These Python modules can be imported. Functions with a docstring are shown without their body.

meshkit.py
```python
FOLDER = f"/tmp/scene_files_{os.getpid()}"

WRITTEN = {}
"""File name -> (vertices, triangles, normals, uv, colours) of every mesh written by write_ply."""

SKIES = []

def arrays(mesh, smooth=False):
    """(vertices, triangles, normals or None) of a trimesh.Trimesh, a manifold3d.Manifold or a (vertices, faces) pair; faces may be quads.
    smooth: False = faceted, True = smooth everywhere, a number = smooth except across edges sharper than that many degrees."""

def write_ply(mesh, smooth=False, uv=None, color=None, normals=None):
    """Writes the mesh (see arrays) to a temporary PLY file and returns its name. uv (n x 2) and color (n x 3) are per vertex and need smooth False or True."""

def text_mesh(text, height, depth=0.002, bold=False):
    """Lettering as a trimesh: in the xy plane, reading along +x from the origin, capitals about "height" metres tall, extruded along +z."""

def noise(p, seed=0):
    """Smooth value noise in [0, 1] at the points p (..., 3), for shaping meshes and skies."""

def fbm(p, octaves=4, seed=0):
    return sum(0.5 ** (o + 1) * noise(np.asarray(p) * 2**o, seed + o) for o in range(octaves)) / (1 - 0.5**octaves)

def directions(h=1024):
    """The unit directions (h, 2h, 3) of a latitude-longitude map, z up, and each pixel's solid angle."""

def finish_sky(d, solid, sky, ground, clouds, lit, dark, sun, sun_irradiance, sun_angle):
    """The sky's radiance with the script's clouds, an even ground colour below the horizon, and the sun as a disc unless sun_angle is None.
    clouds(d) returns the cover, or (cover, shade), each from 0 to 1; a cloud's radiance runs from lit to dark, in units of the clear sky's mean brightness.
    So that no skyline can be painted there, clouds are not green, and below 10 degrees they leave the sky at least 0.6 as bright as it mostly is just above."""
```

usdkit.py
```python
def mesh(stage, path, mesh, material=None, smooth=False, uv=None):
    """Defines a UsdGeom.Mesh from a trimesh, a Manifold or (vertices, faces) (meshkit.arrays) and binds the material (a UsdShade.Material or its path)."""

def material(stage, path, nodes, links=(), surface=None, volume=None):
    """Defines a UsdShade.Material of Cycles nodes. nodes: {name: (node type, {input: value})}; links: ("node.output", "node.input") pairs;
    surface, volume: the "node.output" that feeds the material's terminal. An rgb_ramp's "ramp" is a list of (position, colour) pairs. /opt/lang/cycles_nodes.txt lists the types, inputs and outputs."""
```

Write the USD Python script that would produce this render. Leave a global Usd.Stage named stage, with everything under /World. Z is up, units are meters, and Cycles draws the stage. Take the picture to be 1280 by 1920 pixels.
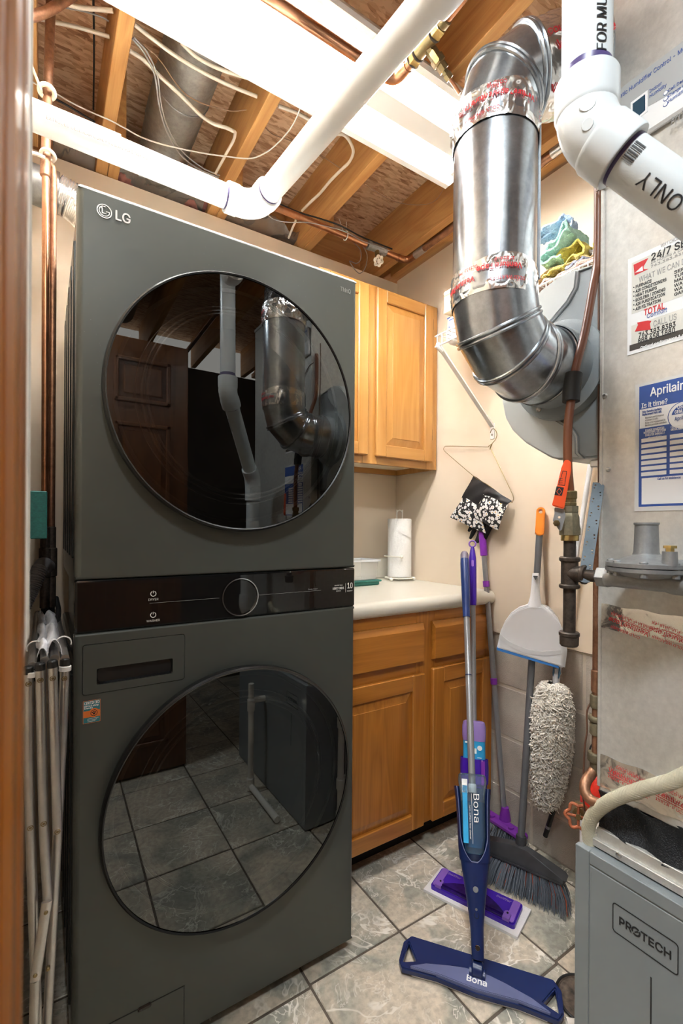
import math, random
import numpy as np, trimesh, usdkit, meshkit
import shapely.geometry as sg, shapely.affinity as sa, shapely.ops as so
from pxr import Usd, UsdGeom, UsdLux, UsdShade, Gf, Sdf

stage = Usd.Stage.CreateInMemory()
UsdGeom.SetStageUpAxis(stage, 'Z'); UsdGeom.SetStageMetersPerUnit(stage, 1.0)
UsdGeom.Xform.Define(stage, '/World'); UsdGeom.Scope.Define(stage, '/World/Looks')
rng = np.random.default_rng(7); random.seed(7)
PI = math.pi

# ------------------------------------------------------------------ camera, exposure, light
F_PX, YAW, HORIZON, ROLL, EYE = 874.0, math.radians(32.6), 991.0, 0.0067, 1.19
EXPOSURE = 2.55
TUBE = 22.0           # radiance of the fluorescent tubes
UNSEEN_LAMP = 24.0            # unseen lamp above the camera, lights the plenum and tower front
AMB = 0.10
cam = UsdGeom.Camera.Define(stage, '/World/camera')
FOCAL = 16.0
cam.CreateFocalLengthAttr(FOCAL)
cam.CreateHorizontalApertureAttr(FOCAL * 1280 / F_PX); cam.CreateVerticalApertureAttr(FOCAL * 1920 / F_PX)
cam.CreateVerticalApertureOffsetAttr(FOCAL * (HORIZON - 960) / F_PX)
cam.CreateClippingRangeAttr(Gf.Vec2f(0.02, 100)); cam.CreateFStopAttr(9.0); cam.CreateFocusDistanceAttr(1.35)
cam.CreateExposureAttr(EXPOSURE)
RT = np.array([math.cos(YAW), -math.sin(YAW), 0]); FW = np.array([math.sin(YAW), math.cos(YAW), 0]); UP = np.array([0, 0, 1.])
EYEP = np.array([0, 0, EYE])
_c, _s = math.cos(ROLL), math.sin(ROLL)
_right = RT * _c + UP * _s
_up = -RT * _s + UP * _c
cam.AddTransformOp().Set(Gf.Matrix4d(*_right, 0, *_up, 0, *(-FW), 0, *EYEP, 1))
dome = UsdLux.DomeLight.Define(stage, '/World/sky'); dome.CreateIntensityAttr(AMB); dome.CreateColorAttr(Gf.Vec3f(1.0, .95, .88))  # dim ambient light from all around, its source out of view

def at(px, py, X=None, Y=None, Z=None, d=None):
    """the point of a world plane that a pixel of the photograph shows (used to measure positions)"""
    u, v = (px - 640) / F_PX, -(py - HORIZON) / F_PX
    r = FW + (u * _c - v * _s) * RT + (u * _s + v * _c) * UP
    t = X / r[0] if X is not None else Y / r[1] if Y is not None else (Z - EYE) / r[2] if Z is not None else d
    return EYEP + t * r

# ------------------------------------------------------------------ scene graph helpers
_count, T3 = {}, trimesh.util.concatenate
def _path(parent, name):
    k = (parent, name); n = _count.get(k, -1) + 1; _count[k] = n
    return f'{parent}/{name}' + (f'_{n:03d}' if n else '')
def _tag(p, label=None, cat=None, group=None, kind=None):
    for k, v in (('label', label), ('category', cat), ('group', group), ('kind', kind)):
        if v: p.SetCustomDataByKey(k, v)
class Thing:
    def __init__(s, name, label, cat=None, group=None, kind=None, base=(0, 0, 0)):
        s.path = _path('/World', name); s.base = np.array(base, float)
        x = UsdGeom.Xform.Define(stage, s.path); x.AddTranslateOp().Set(Gf.Vec3d(*map(float, base)))
        _tag(x.GetPrim(), label, cat, group, kind)
    def part(s, name, mesh, mat, label=None, smooth=35, under=None, kind=None):
        p = _path(under or s.path, name)
        v, f, n = meshkit.arrays(mesh, False)
        usdkit.mesh(stage, p, trimesh.Trimesh(v - s.base, f, process=False), mat, smooth=smooth)
        if label or kind: _tag(stage.GetPrimAtPath(p), label, kind=kind)
        return p
def solo(name, mesh, mat, label, cat=None, group=None, kind=None, smooth=35):
    p = _path('/World', name)
    usdkit.mesh(stage, p, mesh, mat, smooth=smooth); _tag(stage.GetPrimAtPath(p), label, cat, group, kind)
    return p

# ------------------------------------------------------------------ mesh helpers
def V(*a): return np.array(a, float)
def unit(v): v = np.asarray(v, float); return v / (np.linalg.norm(v) + 1e-12)
def bx(x0, x1, y0, y1, z0, z1, b=0.0):
    lo, hi = V(min(x0, x1), min(y0, y1), min(z0, z1)), V(max(x0, x1), max(y0, y1), max(z0, z1))
    if b <= 0:
        m = trimesh.creation.box(hi - lo); m.apply_translation((lo + hi) / 2); return m
    b = min(b, .49 * (hi - lo).min()); pts = []
    for i in (0, 1):
        for j in (0, 1):
            for k in (0, 1):
                c = np.where([i, j, k], hi, lo); s = np.where([i, j, k], -1, 1) * b
                for a in range(3):
                    q = c + s; q[a] = c[a]; pts.append(q)
    return trimesh.convex.convex_hull(np.array(pts))
def frame(o, x, y):
    x = unit(x); z = unit(np.cross(x, y)); y = np.cross(z, x); m = np.eye(4)
    m[:3, 0], m[:3, 1], m[:3, 2], m[:3, 3] = x, y, z, o
    return m
def placed(m, o, x, y): m = m.copy(); m.apply_transform(frame(o, x, y)); return m
def ext(poly, depth, o=(0, 0, 0), x=(1, 0, 0), y=(0, 1, 0)):
    g = [trimesh.creation.extrude_polygon(p, depth, engine='earcut') for p in getattr(poly, 'geoms', [poly]) if p.area > 0]
    return placed(T3(g), o, x, y)
def rrect(w, h, r, cx=0, cy=0, seg=6):
    return sg.box(cx - w / 2 + r, cy - h / 2 + r, cx + w / 2 - r, cy + h / 2 - r).buffer(r, quad_segs=seg) if r > 0 else sg.box(cx - w / 2, cy - h / 2, cx + w / 2, cy + h / 2)
def disc(r, cx=0, cy=0, seg=24): return sg.Point(cx, cy).buffer(r, quad_segs=seg)
def text(s, h, o, x, y, depth=.0006, width=None, bold=False, center=False, shear=0):
    m = meshkit.text_mesh(s, h, depth, bold)
    w = m.bounds[1][0]
    if width: m.vertices[:, 0] *= width / w; w = width
    if shear: m.vertices[:, 0] += shear * m.vertices[:, 1]
    if center: m.vertices[:, 0] -= w / 2; m.vertices[:, 1] -= h / 2
    return placed(m, o, x, y)
def basis(d):
    d = unit(d); a = V(0, 0, 1) if abs(d[2]) < .9 else V(1, 0, 0)
    x = unit(np.cross(a, d)); return x, np.cross(d, x), d
def lathe(prof, o=(0, 0, 0), axis=(0, 0, 1), seg=32, close=False):
    """surface of revolution; prof: (radius, height along axis)"""
    x, y, d = basis(axis); prof = np.array(prof, float); n = len(prof)
    a = np.linspace(0, 2 * PI, seg, endpoint=False)
    ring = np.cos(a)[:, None] * x + np.sin(a)[:, None] * y
    v = (np.asarray(o) + prof[:, None, 0:1] * ring[None] + prof[:, None, 1:2] * d).reshape(-1, 3); f = []
    m = n if close else n - 1
    for i in range(m):
        p, q = i * seg, ((i + 1) % n) * seg
        for j in range(seg):
            k = (j + 1) % seg
            f += [[p + j, p + k, q + k], [p + j, q + k, q + j]]
    mesh = trimesh.Trimesh(v, np.array(f), process=False)
    mesh.merge_vertices(); mesh.update_faces(mesh.nondegenerate_faces()); mesh.remove_unreferenced_vertices()
    return mesh
def cyl(p0, p1, r, r2=None, seg=24, b=0.0):
    p0, p1 = np.asarray(p0, float), np.asarray(p1, float); L = np.linalg.norm(p1 - p0); r2 = r if r2 is None else r2
    prof = [(0, 0), (r - b, 0), (r, b), (r2, L - b), (r2 - b, L), (0, L)] if b else [(0, 0), (r, 0), (r2, L), (0, L)]
    return lathe(prof, p0, p1 - p0, seg)
def spline(pts, n=8):
    p = np.asarray(pts, float)
    if len(p) < 3 or n < 2: return p
    q = np.vstack([2 * p[0] - p[1], p, 2 * p[-1] - p[-2]]); out = []
    for i in range(1, len(q) - 2):
        a, b, c, d = q[i - 1:i + 3]
        for t in np.linspace(0, 1, n, endpoint=False):
            out.append(.5 * (2 * b + (c - a) * t + (2 * a - 5 * b + 4 * c - d) * t * t + (3 * b - a - 3 * c + d) * t ** 3))
    return np.array(out + [p[-1]])
def tube(pts, r, seg=10, n=8, cap=True, flat=1.0, ref=None):
    """swept round tube through pts (spline if n>1); r may be a list along the resampled path; flat squashes it"""
    p = spline(pts, n); m = len(p)
    rr = np.interp(np.linspace(0, 1, m), np.linspace(0, 1, len(np.atleast_1d(r))), np.atleast_1d(r))
    t = np.gradient(p, axis=0); t /= np.linalg.norm(t, axis=1, keepdims=True) + 1e-12
    x = basis(t[0])[0] if ref is None else unit(np.asarray(ref) - np.dot(ref, t[0]) * t[0]); v = []
    a = np.linspace(0, 2 * PI, seg, endpoint=False)
    for i in range(m):
        x = unit(x - np.dot(x, t[i]) * t[i]); y = np.cross(t[i], x)
        v.append(p[i] + rr[i] * (np.cos(a)[:, None] * x + flat * np.sin(a)[:, None] * y))
    v = np.vstack(v); f = []
    for i in range(m - 1):
        for j in range(seg):
            k = (j + 1) % seg; b0, b1 = i * seg, (i + 1) * seg
            f += [[b0 + j, b0 + k, b1 + k], [b0 + j, b1 + k, b1 + j]]
    if cap:
        c0, c1 = len(v), len(v) + 1; v = np.vstack([v, p[0], p[-1]])
        for j in range(seg):
            k = (j + 1) % seg; f += [[c0, k, j], [c1, (m - 1) * seg + j, (m - 1) * seg + k]]
    return trimesh.Trimesh(v, np.array(f), process=False)
def arc(c, u, w, r, a0, a1, n=12):
    a = np.linspace(a0, a1, n); return np.asarray(c) + r * (np.cos(a)[:, None] * unit(u) + np.sin(a)[:, None] * unit(w))
def torus(c, axis, R, r, seg=48, s2=10):
    a = np.linspace(0, 2 * PI, s2, endpoint=False)
    return lathe(np.stack([R + r * np.cos(a), r * np.sin(a)], 1), c, axis, seg, close=True)
def wrap(m, o, d, ref, r, ang0=0.0):
    """bends a flat mesh (x along the pipe, y around it, z outwards) around a pipe through o along d; ref: direction of y=0"""
    d = unit(d); ref = unit(np.asarray(ref) - np.dot(ref, d) * d); side = np.cross(d, ref); v = m.vertices
    a = ang0 - v[:, 1] / r; R = r + v[:, 2]
    w = np.asarray(o) + v[:, :1] * d + (R * np.cos(a))[:, None] * ref + (R * np.sin(a))[:, None] * side
    return trimesh.Trimesh(w, m.faces, process=False)
def dense(m, l):
    v, f = trimesh.remesh.subdivide_to_size(m.vertices, m.faces, l, max_iter=12); return trimesh.Trimesh(v, f, process=False)
def grid(fn, nu, nv):
    u, v = np.meshgrid(np.linspace(0, 1, nu), np.linspace(0, 1, nv), indexing='ij')
    p = fn(u.ravel(), v.ravel()); f = []
    for i in range(nu - 1):
        for j in range(nv - 1):
            a = i * nv + j; f += [[a, a + nv, a + nv + 1], [a, a + nv + 1, a + 1]]
    return trimesh.Trimesh(p, np.array(f), process=False)
def shell(m, t):
    """gives a sheet a thickness t along its normals"""
    v, f, n = meshkit.arrays(m, True); k = len(v)
    e = np.sort(np.vstack([f[:, [0, 1]], f[:, [1, 2]], f[:, [2, 0]]]), 1); d = np.vstack([f[:, [0, 1]], f[:, [1, 2]], f[:, [2, 0]]])
    _, inv, cnt = np.unique(e, axis=0, return_inverse=True, return_counts=True); b = d[cnt[inv.ravel()] == 1]
    side = np.vstack([np.c_[b[:, 1], b[:, 0], b[:, 0] + k], np.c_[b[:, 1], b[:, 0] + k, b[:, 1] + k]])
    return trimesh.Trimesh(np.vstack([v, v - n * t]), np.vstack([f, f[:, ::-1] + k, side]), process=False)

# ------------------------------------------------------------------ materials
MT = {}
def lin(c):
    c = np.array(c, float) / 255; return tuple(np.where(c <= .04045, c / 12.92, ((c + .055) / 1.055) ** 2.4))
def mat(name, col, rough=.5, metal=0.0, var=0.0, scale=(8, 8, 8), bump=0.0, bscale=None, bdist=.002, col2=None, ramp=None, detail=4, dist=0.0, rvar=0.0, **kw):
    """principled material; col (linear) varies to col2 by a stretched noise"""
    n = {'p': ('principled_bsdf', {'base_color': col, 'roughness': rough, 'metallic': metal, **kw})}; l = []
    n['g'] = ('geometry', {})
    if var or col2 is not None:
        c2 = col2 if col2 is not None else tuple(np.array(col) * (1 - var))
        n['m'] = ('mapping', {'scale': tuple(scale)}); n['t'] = ('noise_texture', {'scale': 1.0, 'detail': detail, 'distortion': dist})
        n['r'] = ('rgb_ramp', {'ramp': [(ramp[0] if ramp else .3, col), (ramp[1] if ramp else .7, c2)]})
        l += [('g.position', 'm.vector'), ('m.vector', 't.vector'), ('t.fac', 'r.fac'), ('r.color', 'p.base_color')]
        if rvar:
            n['rr'] = ('map_range', {'from_min': .3, 'from_max': .7, 'to_min': rough - rvar, 'to_max': rough + rvar}); l += [('t.fac', 'rr.value'), ('rr.result', 'p.roughness')]
    if bump:
        n['bm'] = ('mapping', {'scale': tuple(bscale or scale)}); n['bt'] = ('noise_texture', {'scale': 1.0, 'detail': 3})
        n['b'] = ('bump', {'strength': bump, 'distance': bdist})
        l += [('g.position', 'bm.vector'), ('bm.vector', 'bt.vector'), ('bt.fac', 'b.height'), ('b.normal', 'p.normal')]
    MT[name] = usdkit.material(stage, '/World/Looks/' + name, n, l, surface='p.BSDF'); return MT[name]
def wood(name, c1, c2, grain='z', rough=.4, fine=1.0, coat=0.0, big=1.0):
    """wood: stretched noise rings along the grain axis plus fine pores"""
    s = {'x': (1.2, 14, 14), 'y': (14, 1.2, 14), 'z': (14, 14, 1.2)}[grain]; f = {'x': (8, 240, 240), 'y': (240, 8, 240), 'z': (240, 240, 8)}[grain]
    n = {'g': ('geometry', {}), 'o': ('object_info', {}), 'ad': ('vector_math', {'math_type': 'multiply_add', 'vector2': (1, 1, 1)}), 'cx': ('combine_xyz', {}),
         'mu': ('math', {'math_type': 'multiply', 'value2': 7.0}),
         'm': ('mapping', {'scale': tuple(np.array(s) * big)}), 't': ('noise_texture', {'scale': 1.0, 'detail': 2, 'distortion': .6}),
         'k': ('math', {'math_type': 'multiply', 'value2': 9.0}), 'fr': ('math', {'math_type': 'pingpong', 'value2': 1.0}),
         'm2': ('mapping', {'scale': f}), 't2': ('noise_texture', {'scale': 1.0, 'detail': 2}),
         'mx': ('math', {'math_type': 'multiply_add', 'value2': .55}), 'm3': ('math', {'math_type': 'multiply', 'value2': .45}),
         'r': ('rgb_ramp', {'ramp': [(.15, c1), (.85, c2)]}), 'b': ('bump', {'strength': .12 * fine, 'distance': .001}),
         'p': ('principled_bsdf', {'roughness': rough, 'coat_weight': coat, 'coat_roughness': .15})}
    l = [('o.random', 'mu.value1'), ('mu.value', 'cx.x'), ('mu.value', 'cx.z'), ('mu.value', 'cx.y'), ('g.position', 'ad.vector1'), ('cx.vector', 'ad.vector3'),
         ('ad.vector', 'm.vector'), ('m.vector', 't.vector'), ('t.fac', 'k.value1'), ('k.value', 'fr.value1'),
         ('ad.vector', 'm2.vector'), ('m2.vector', 't2.vector'), ('fr.value', 'm3.value1'), ('t2.fac', 'mx.value1'), ('m3.value', 'mx.value3'),
         ('mx.value', 'r.fac'), ('r.color', 'p.base_color'), ('t2.fac', 'b.height'), ('b.normal', 'p.normal')]
    MT[name] = usdkit.material(stage, '/World/Looks/' + name, n, l, surface='p.BSDF'); return MT[name]
def pane(name, tint=(1, 1, 1), ior=1.45, gloss=(1, 1, 1), rough=.0, base=None, cover=0.0):
    """thin see-through sheet: tinted transparency + Fresnel reflection (+ a share 'cover' of opaque base)"""
    n = {'t': ('transparent_bsdf', {'color': tint}), 'g': ('glossy_bsdf', {'color': gloss, 'roughness': rough}), 'f': ('fresnel', {'IOR': ior}), 'm': ('mix_closure', {})}
    l = [('f.fac', 'm.fac'), ('t.BSDF', 'm.closure1'), ('g.BSDF', 'm.closure2')]
    out = 'm.closure'
    if base is not None:
        n['d'] = ('principled_bsdf', {'base_color': base, 'roughness': .25}); n['x'] = ('mix_closure', {'fac': cover})
        l += [('m.closure', 'x.closure1'), ('d.BSDF', 'x.closure2')]; out = 'x.closure'
    MT[name] = usdkit.material(stage, '/World/Looks/' + name, n, l, surface=out); return MT[name]
# ------------------------------------------------------------------ surfaces of the room
mat('drywall', (.79, .665, .52), .75, var=.05, scale=(2, 2, 2), bump=.12, bscale=(160, 160, 160), bdist=.001)
mat('drywall_edge', (.82, .79, .72), .8, var=.15, scale=(30, 30, 30), bump=.4, bscale=(90, 90, 90))
mat('unlit_dark', (.05, .035, .025), .6, var=.3, scale=(3, 3, 3))  # near-black colour stands in for the unlit space behind the camera
mat('mortar', (.56, .49, .40), .95, bump=.5, bscale=(120, 120, 120))
mat('block', (.40, .35, .30), .95, col2=(.56, .50, .43), scale=(9, 9, 9), bump=.7, bscale=(260, 260, 260), bdist=.003)
mat('grout', (.15, .118, .09), .9, var=.4, scale=(25, 25, 25), bump=.4, bscale=(300, 300, 300))
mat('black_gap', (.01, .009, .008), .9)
wood('joist_wood', (.62, .34, .12), (.46, .21, .065), 'y', .6)
wood('plate_wood', (.62, .34, .135), (.46, .22, .075), 'x', .6)
wood('post_wood', (.55, .29, .11), (.40, .18, .06), 'z', .6)
wood('jamb_wood', (.68, .25, .03), (.32, .10, .010), 'z', .28, coat=.5)
wood('door_wood', (.17, .065, .022), (.085, .03, .01), 'z', .35, coat=.3)
def osb():
    n, l = {'g': ('geometry', {})}, []
    for i, (rot, sc) in enumerate((((0, 0, .35), (26, 95, 30)), ((0, 0, 1.3), (24, 85, 30)))):
        n[f'm{i}'] = ('mapping', {'rotation': rot, 'scale': sc}); n[f'd{i}'] = ('noise_texture', {'scale': 22.0, 'detail': 2})
        n[f'a{i}'] = ('vector_math', {'math_type': 'multiply_add', 'vector2': (.9, .9, .9)})
        n[f'v{i}'] = ('voronoi_texture', {'scale': 1.0}); n[f's{i}'] = ('separate_color', {})
        l += [('g.position', f'm{i}.vector'), ('g.position', f'd{i}.vector'), (f'd{i}.color', f'a{i}.vector1'), (f'm{i}.vector', f'a{i}.vector3'), (f'a{i}.vector', f'v{i}.vector'), (f'v{i}.color', f's{i}.color')]
    n['x'] = ('mix_float', {'fac': .5}); n['t'] = ('noise_texture', {'scale': 5.0, 'detail': 3})
    n['y'] = ('math', {'math_type': 'multiply_add', 'value2': .35})
    n['r'] = ('rgb_ramp', {'ramp': [(.12, (.27, .12, .055)), (.35, (.47, .25, .13)), (.6, (.64, .39, .23)), (.9, (.80, .56, .36))]})
    n['b'] = ('bump', {'strength': .5, 'distance': .002}); n['p'] = ('principled_bsdf', {'roughness': .8})
    l += [('s0.r', 'x.a'), ('s1.g', 'x.b'), ('g.position', 't.vector'), ('t.fac', 'y.value1'), ('x.result', 'y.value3'), ('y.value', 'r.fac'), ('r.color', 'p.base_color'), ('s0.r', 'b.height'), ('b.normal', 'p.normal')]
    MT['osb'] = usdkit.material(stage, '/World/Looks/osb', n, l, surface='p.BSDF')
osb()
def tile_mat():
    n = {'g': ('geometry', {}), 'o': ('object_info', {}), 'k': ('math', {'math_type': 'multiply', 'value2': 31.0}), 'c': ('combine_xyz', {}), 'a': ('vector_math', {'math_type': 'add'}),
         'ba': ('noise_texture', {'scale': 5.5, 'detail': 4, 'roughness': .55, 'distortion': .8}),
         'br': ('rgb_ramp', {'ramp': [(.34, (.30, .30, .255)), (.45, (.43, .405, .33)), (.54, (.57, .50, .395)), (.70, (.66, .57, .45))]}),
         'sp': ('noise_texture', {'scale': 60.0, 'detail': 3}), 'sr': ('rgb_ramp', {'ramp': [(.35, (.78, .78, .78)), (.6, (1.05, 1.05, 1.05))]}),
         'ml': ('mix_color', {'blend_type': 'multiply', 'fac': 1.0}),
         'mp': ('mix_color', {'blend_type': 'mix', 'b': (.88, .84, .76)}), 'v3': ('math', {'math_type': 'maximum'}),
         'p': ('principled_bsdf', {'roughness': .34, 'specular_ior_level': .45}), 'bu': ('bump', {'strength': .25, 'distance': .002})}
    l = [('o.random', 'k.value1'), ('k.value', 'c.x'), ('k.value', 'c.y'), ('g.position', 'a.vector1'), ('c.vector', 'a.vector2')]
    for i, (s, w, dd) in enumerate(((5.0, .0125, .55), (12.0, .015, .5))):
        n[f'n{i}'] = ('noise_texture', {'scale': s, 'detail': 4, 'roughness': .58, 'distortion': dd}); n[f'h{i}'] = ('math', {'math_type': 'subtract', 'value2': .5 - .03 * i})
        n[f'q{i}'] = ('math', {'math_type': 'absolute'}); n[f'w{i}'] = ('map_range', {'from_min': w * .25, 'from_max': w, 'to_min': [.95, .6][i], 'to_max': 0.0, 'clamp': True})
        l += [('a.vector', f'n{i}.vector'), (f'n{i}.fac', f'h{i}.value1'), (f'h{i}.value', f'q{i}.value1'), (f'q{i}.value', f'w{i}.value')]
    n['gm'] = ('noise_texture', {'scale': 4.0, 'detail': 2}); n['gr'] = ('map_range', {'from_min': .42, 'from_max': .6, 'to_min': .15, 'to_max': 1.0, 'clamp': True}); n['gx'] = ('math', {'math_type': 'multiply'})
    l += [('a.vector', 'gm.vector'), ('gm.fac', 'gr.value'), ('w0.result', 'v3.value1'), ('w1.result', 'v3.value2'), ('v3.value', 'gx.value1'), ('gr.result', 'gx.value2'),
          ('a.vector', 'ba.vector'), ('ba.fac', 'br.fac'), ('a.vector', 'sp.vector'), ('sp.fac', 'sr.fac'), ('br.color', 'ml.a'), ('sr.color', 'ml.b'), ('ml.result', 'mp.a'), ('gx.value', 'mp.fac'),
          ('mp.result', 'p.base_color'), ('sp.fac', 'bu.height'), ('bu.normal', 'p.normal')]
    MT['tile'] = usdkit.material(stage, '/World/Looks/tile', n, l, surface='p.BSDF')
tile_mat()

# ------------------------------------------------------------------ floor: tiles in grout
floor = Thing('floor', 'beige and grey marbled floor tiles with dark brown grout', kind='structure')
floor.part('grout_bed', bx(-1.3, 1.75, -1.7, 2.1, -.06, -.003), MT['grout'])
for i in range(-7, 3):
    for j in range(-9, 3):
        x, y = .895 + .303 * i, 1.066 + .310 * j + (-.008 if i < -1 else 0) + (.006 if i == 1 else 0)
        x0, x1, y0, y1 = x + .0035, x + .2995, y + .0035, y + .3065
        if x0 > 1.56 or x1 < -1.0 or y0 > 1.9: continue
        x1, y1 = min(x1, 1.563), min(y1, 1.905)
        g = rng.uniform(-.0006, .0006, 2)
        floor.part('tile', bx(x0 + g[0], x1 + g[0], y0 + g[1], y1 + g[1], -.012, rng.uniform(-.0005, .0005), .0018), MT['tile'], smooth=False)

# ------------------------------------------------------------------ walls
wb = Thing('wall_back', 'cream painted drywall of the back wall', kind='structure')
wb.part('drywall', bx(-1.2, 1.75, 1.907, 1.93, -.02, 2.475), MT['drywall'])
wb.part('top_plate', bx(-1.2, 1.75, 1.93, 2.02, 2.40, 2.478), MT['plate_wood'])
wb.part('rim_board', bx(-1.2, 1.75, 2.03, 2.07, 2.478, 2.715), MT['plate_wood'])
wr = Thing('wall_right', 'cream drywall over bare concrete block on the right wall', kind='structure')
wr.part('drywall', bx(1.556, 1.575, -1.7, 1.907, .772, 2.49), MT['drywall'])
wr.part('mortar', bx(1.5645, 1.70, -1.7, 1.93, -.02, .768), MT['mortar'])
wr.part('backing', bx(1.576, 1.70, -1.7, 1.93, .768, 2.49), MT['unlit_dark'])
for c, (z0, z1) in enumerate(((.0, .155), (.162, .358), (.366, .560), (.568, .766))):
    y = -1.7 + (.2 if c % 2 else 0)
    while y < 1.9:
        wr.part('block', bx(1.562 + rng.uniform(-.001, .001), 1.62, max(y, -1.69), min(y + .392, 1.9), z0, z1, .004), MT['block'], smooth=False); y += .40
wl = Thing('wall_left', 'plain cream wall out of view left of the laundry tower, keeping the gap beside it dark', kind='structure')
wl.part('drywall', bx(-.092, -.080, .362, 1.905, -.01, 2.475), MT['drywall'])  # out of view, set close so the gap beside the tower stays dark
wl.part('hall_panelling', bx(-1.22, -1.20, -1.68, .2, -.01, 2.475), MT['unlit_dark'])  # unseen wall, lack of light put into its dark colour
wf = Thing('wall_front', 'partition wall with raw drywall edge beside the wooden door jamb', kind='structure')
wf.part('drywall', bx(-1.2, -.0072, .345, .360, 1.12, 2.475, .001), MT['drywall_edge'])
wf.part('stud', bx(-.10, -.0080, .252, .344, 1.12, 2.475), MT['drywall_edge'])
wf.part('stud', bx(-.10, -.0145, .252, .344, 0, 1.119), MT['post_wood']); wf.part('drywall', bx(-1.2, -.0145, .345, .360, -.01, 1.119), MT['drywall_edge'])
wf.part('drywall', bx(-1.2, -.04, .235, .25, -.01, 2.475, .001), MT['drywall'])
wf.part('hall_panelling', bx(-1.2, 1.56, -1.72, -1.69, -.01, 2.475), MT['unlit_dark'])  # unseen dark backdrop, keeps the reflection in the door glass unlit
tr = Thing('trim_1', 'dark varnished wooden door jamb at the near edge of the doorway', kind='structure')
tr.part('jamb', bx(-.034, -.0066, .15, .251, 0, 2.45, .002), MT['jamb_wood'])
tr.part('casing', bx(-.095, -.009, .135, .152, 0, 2.45, .004), MT['jamb_wood'])
tr.part('stop', bx(-.022, -.0058, .185, .215, 0, 2.45, .003), MT['jamb_wood'])
dr = Thing('door_1', 'dark brown wooden panelled door standing open', kind='structure', base=(.2, -.3, 0))
dr.part('leaf', bx(-.2, .60, -.34, -.30, .01, 2.10, .003), MT['door_wood'])
for z0, z1 in ((1.78, 2.0), (1.08, 1.68), (.15, .95)):
    for x0, x1 in ((-.11, .15), (.25, .51)):
        dr.part('panel', T3([bx(x0, x1, -.303, -.288, z0, z0 + .02, .004), bx(x0, x1, -.303, -.288, z1 - .02, z1, .004), bx(x0, x0 + .02, -.303, -.288, z0, z1, .004), bx(x1 - .02, x1, -.303, -.288, z0, z1, .004), bx(x0 + .04, x1 - .04, -.303, -.292, z0 + .04, z1 - .04, .006)]), MT['door_wood'])
# ------------------------------------------------------------------ ceiling: joists under strand board
cl = Thing('ceiling', 'open ceiling of pine joists under brown strand board', kind='structure')
for i, (x0, x1) in enumerate(((-1.3, .17), (.172, .98), (.982, 1.75))):
    cl.part('subfloor_board', bx(x0, x1, -1.75, 2.1, 2.715, 2.735), MT['osb'])
for k, x in enumerate((-1.028, -.622, -.216, .190, .596, 1.002, 1.440)):
    cl.part('joist', bx(x - .038, x, -1.7, 2.03, 2.480, 2.714, .002), MT['joist_wood'])
for x in (.190, .596, 1.002): cl.part('joist_end_block', bx(x + .001, x + .036, 1.70, 2.03, 2.478, 2.714, .002), MT['joist_wood'])
cl.part('nailer', bx(-.060, -.022, -.2, 1.9, 2.48, 2.714, .002), MT['joist_wood'])
cl.part('ledger', bx(1.505, 1.545, -1.7, 1.9, 2.492, 2.53, .002), MT['joist_wood'])
cl.part('ledger', bx(1.530, 1.70, -1.7, 2.03, 2.535, 2.714, .002), MT['joist_wood'])
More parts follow.
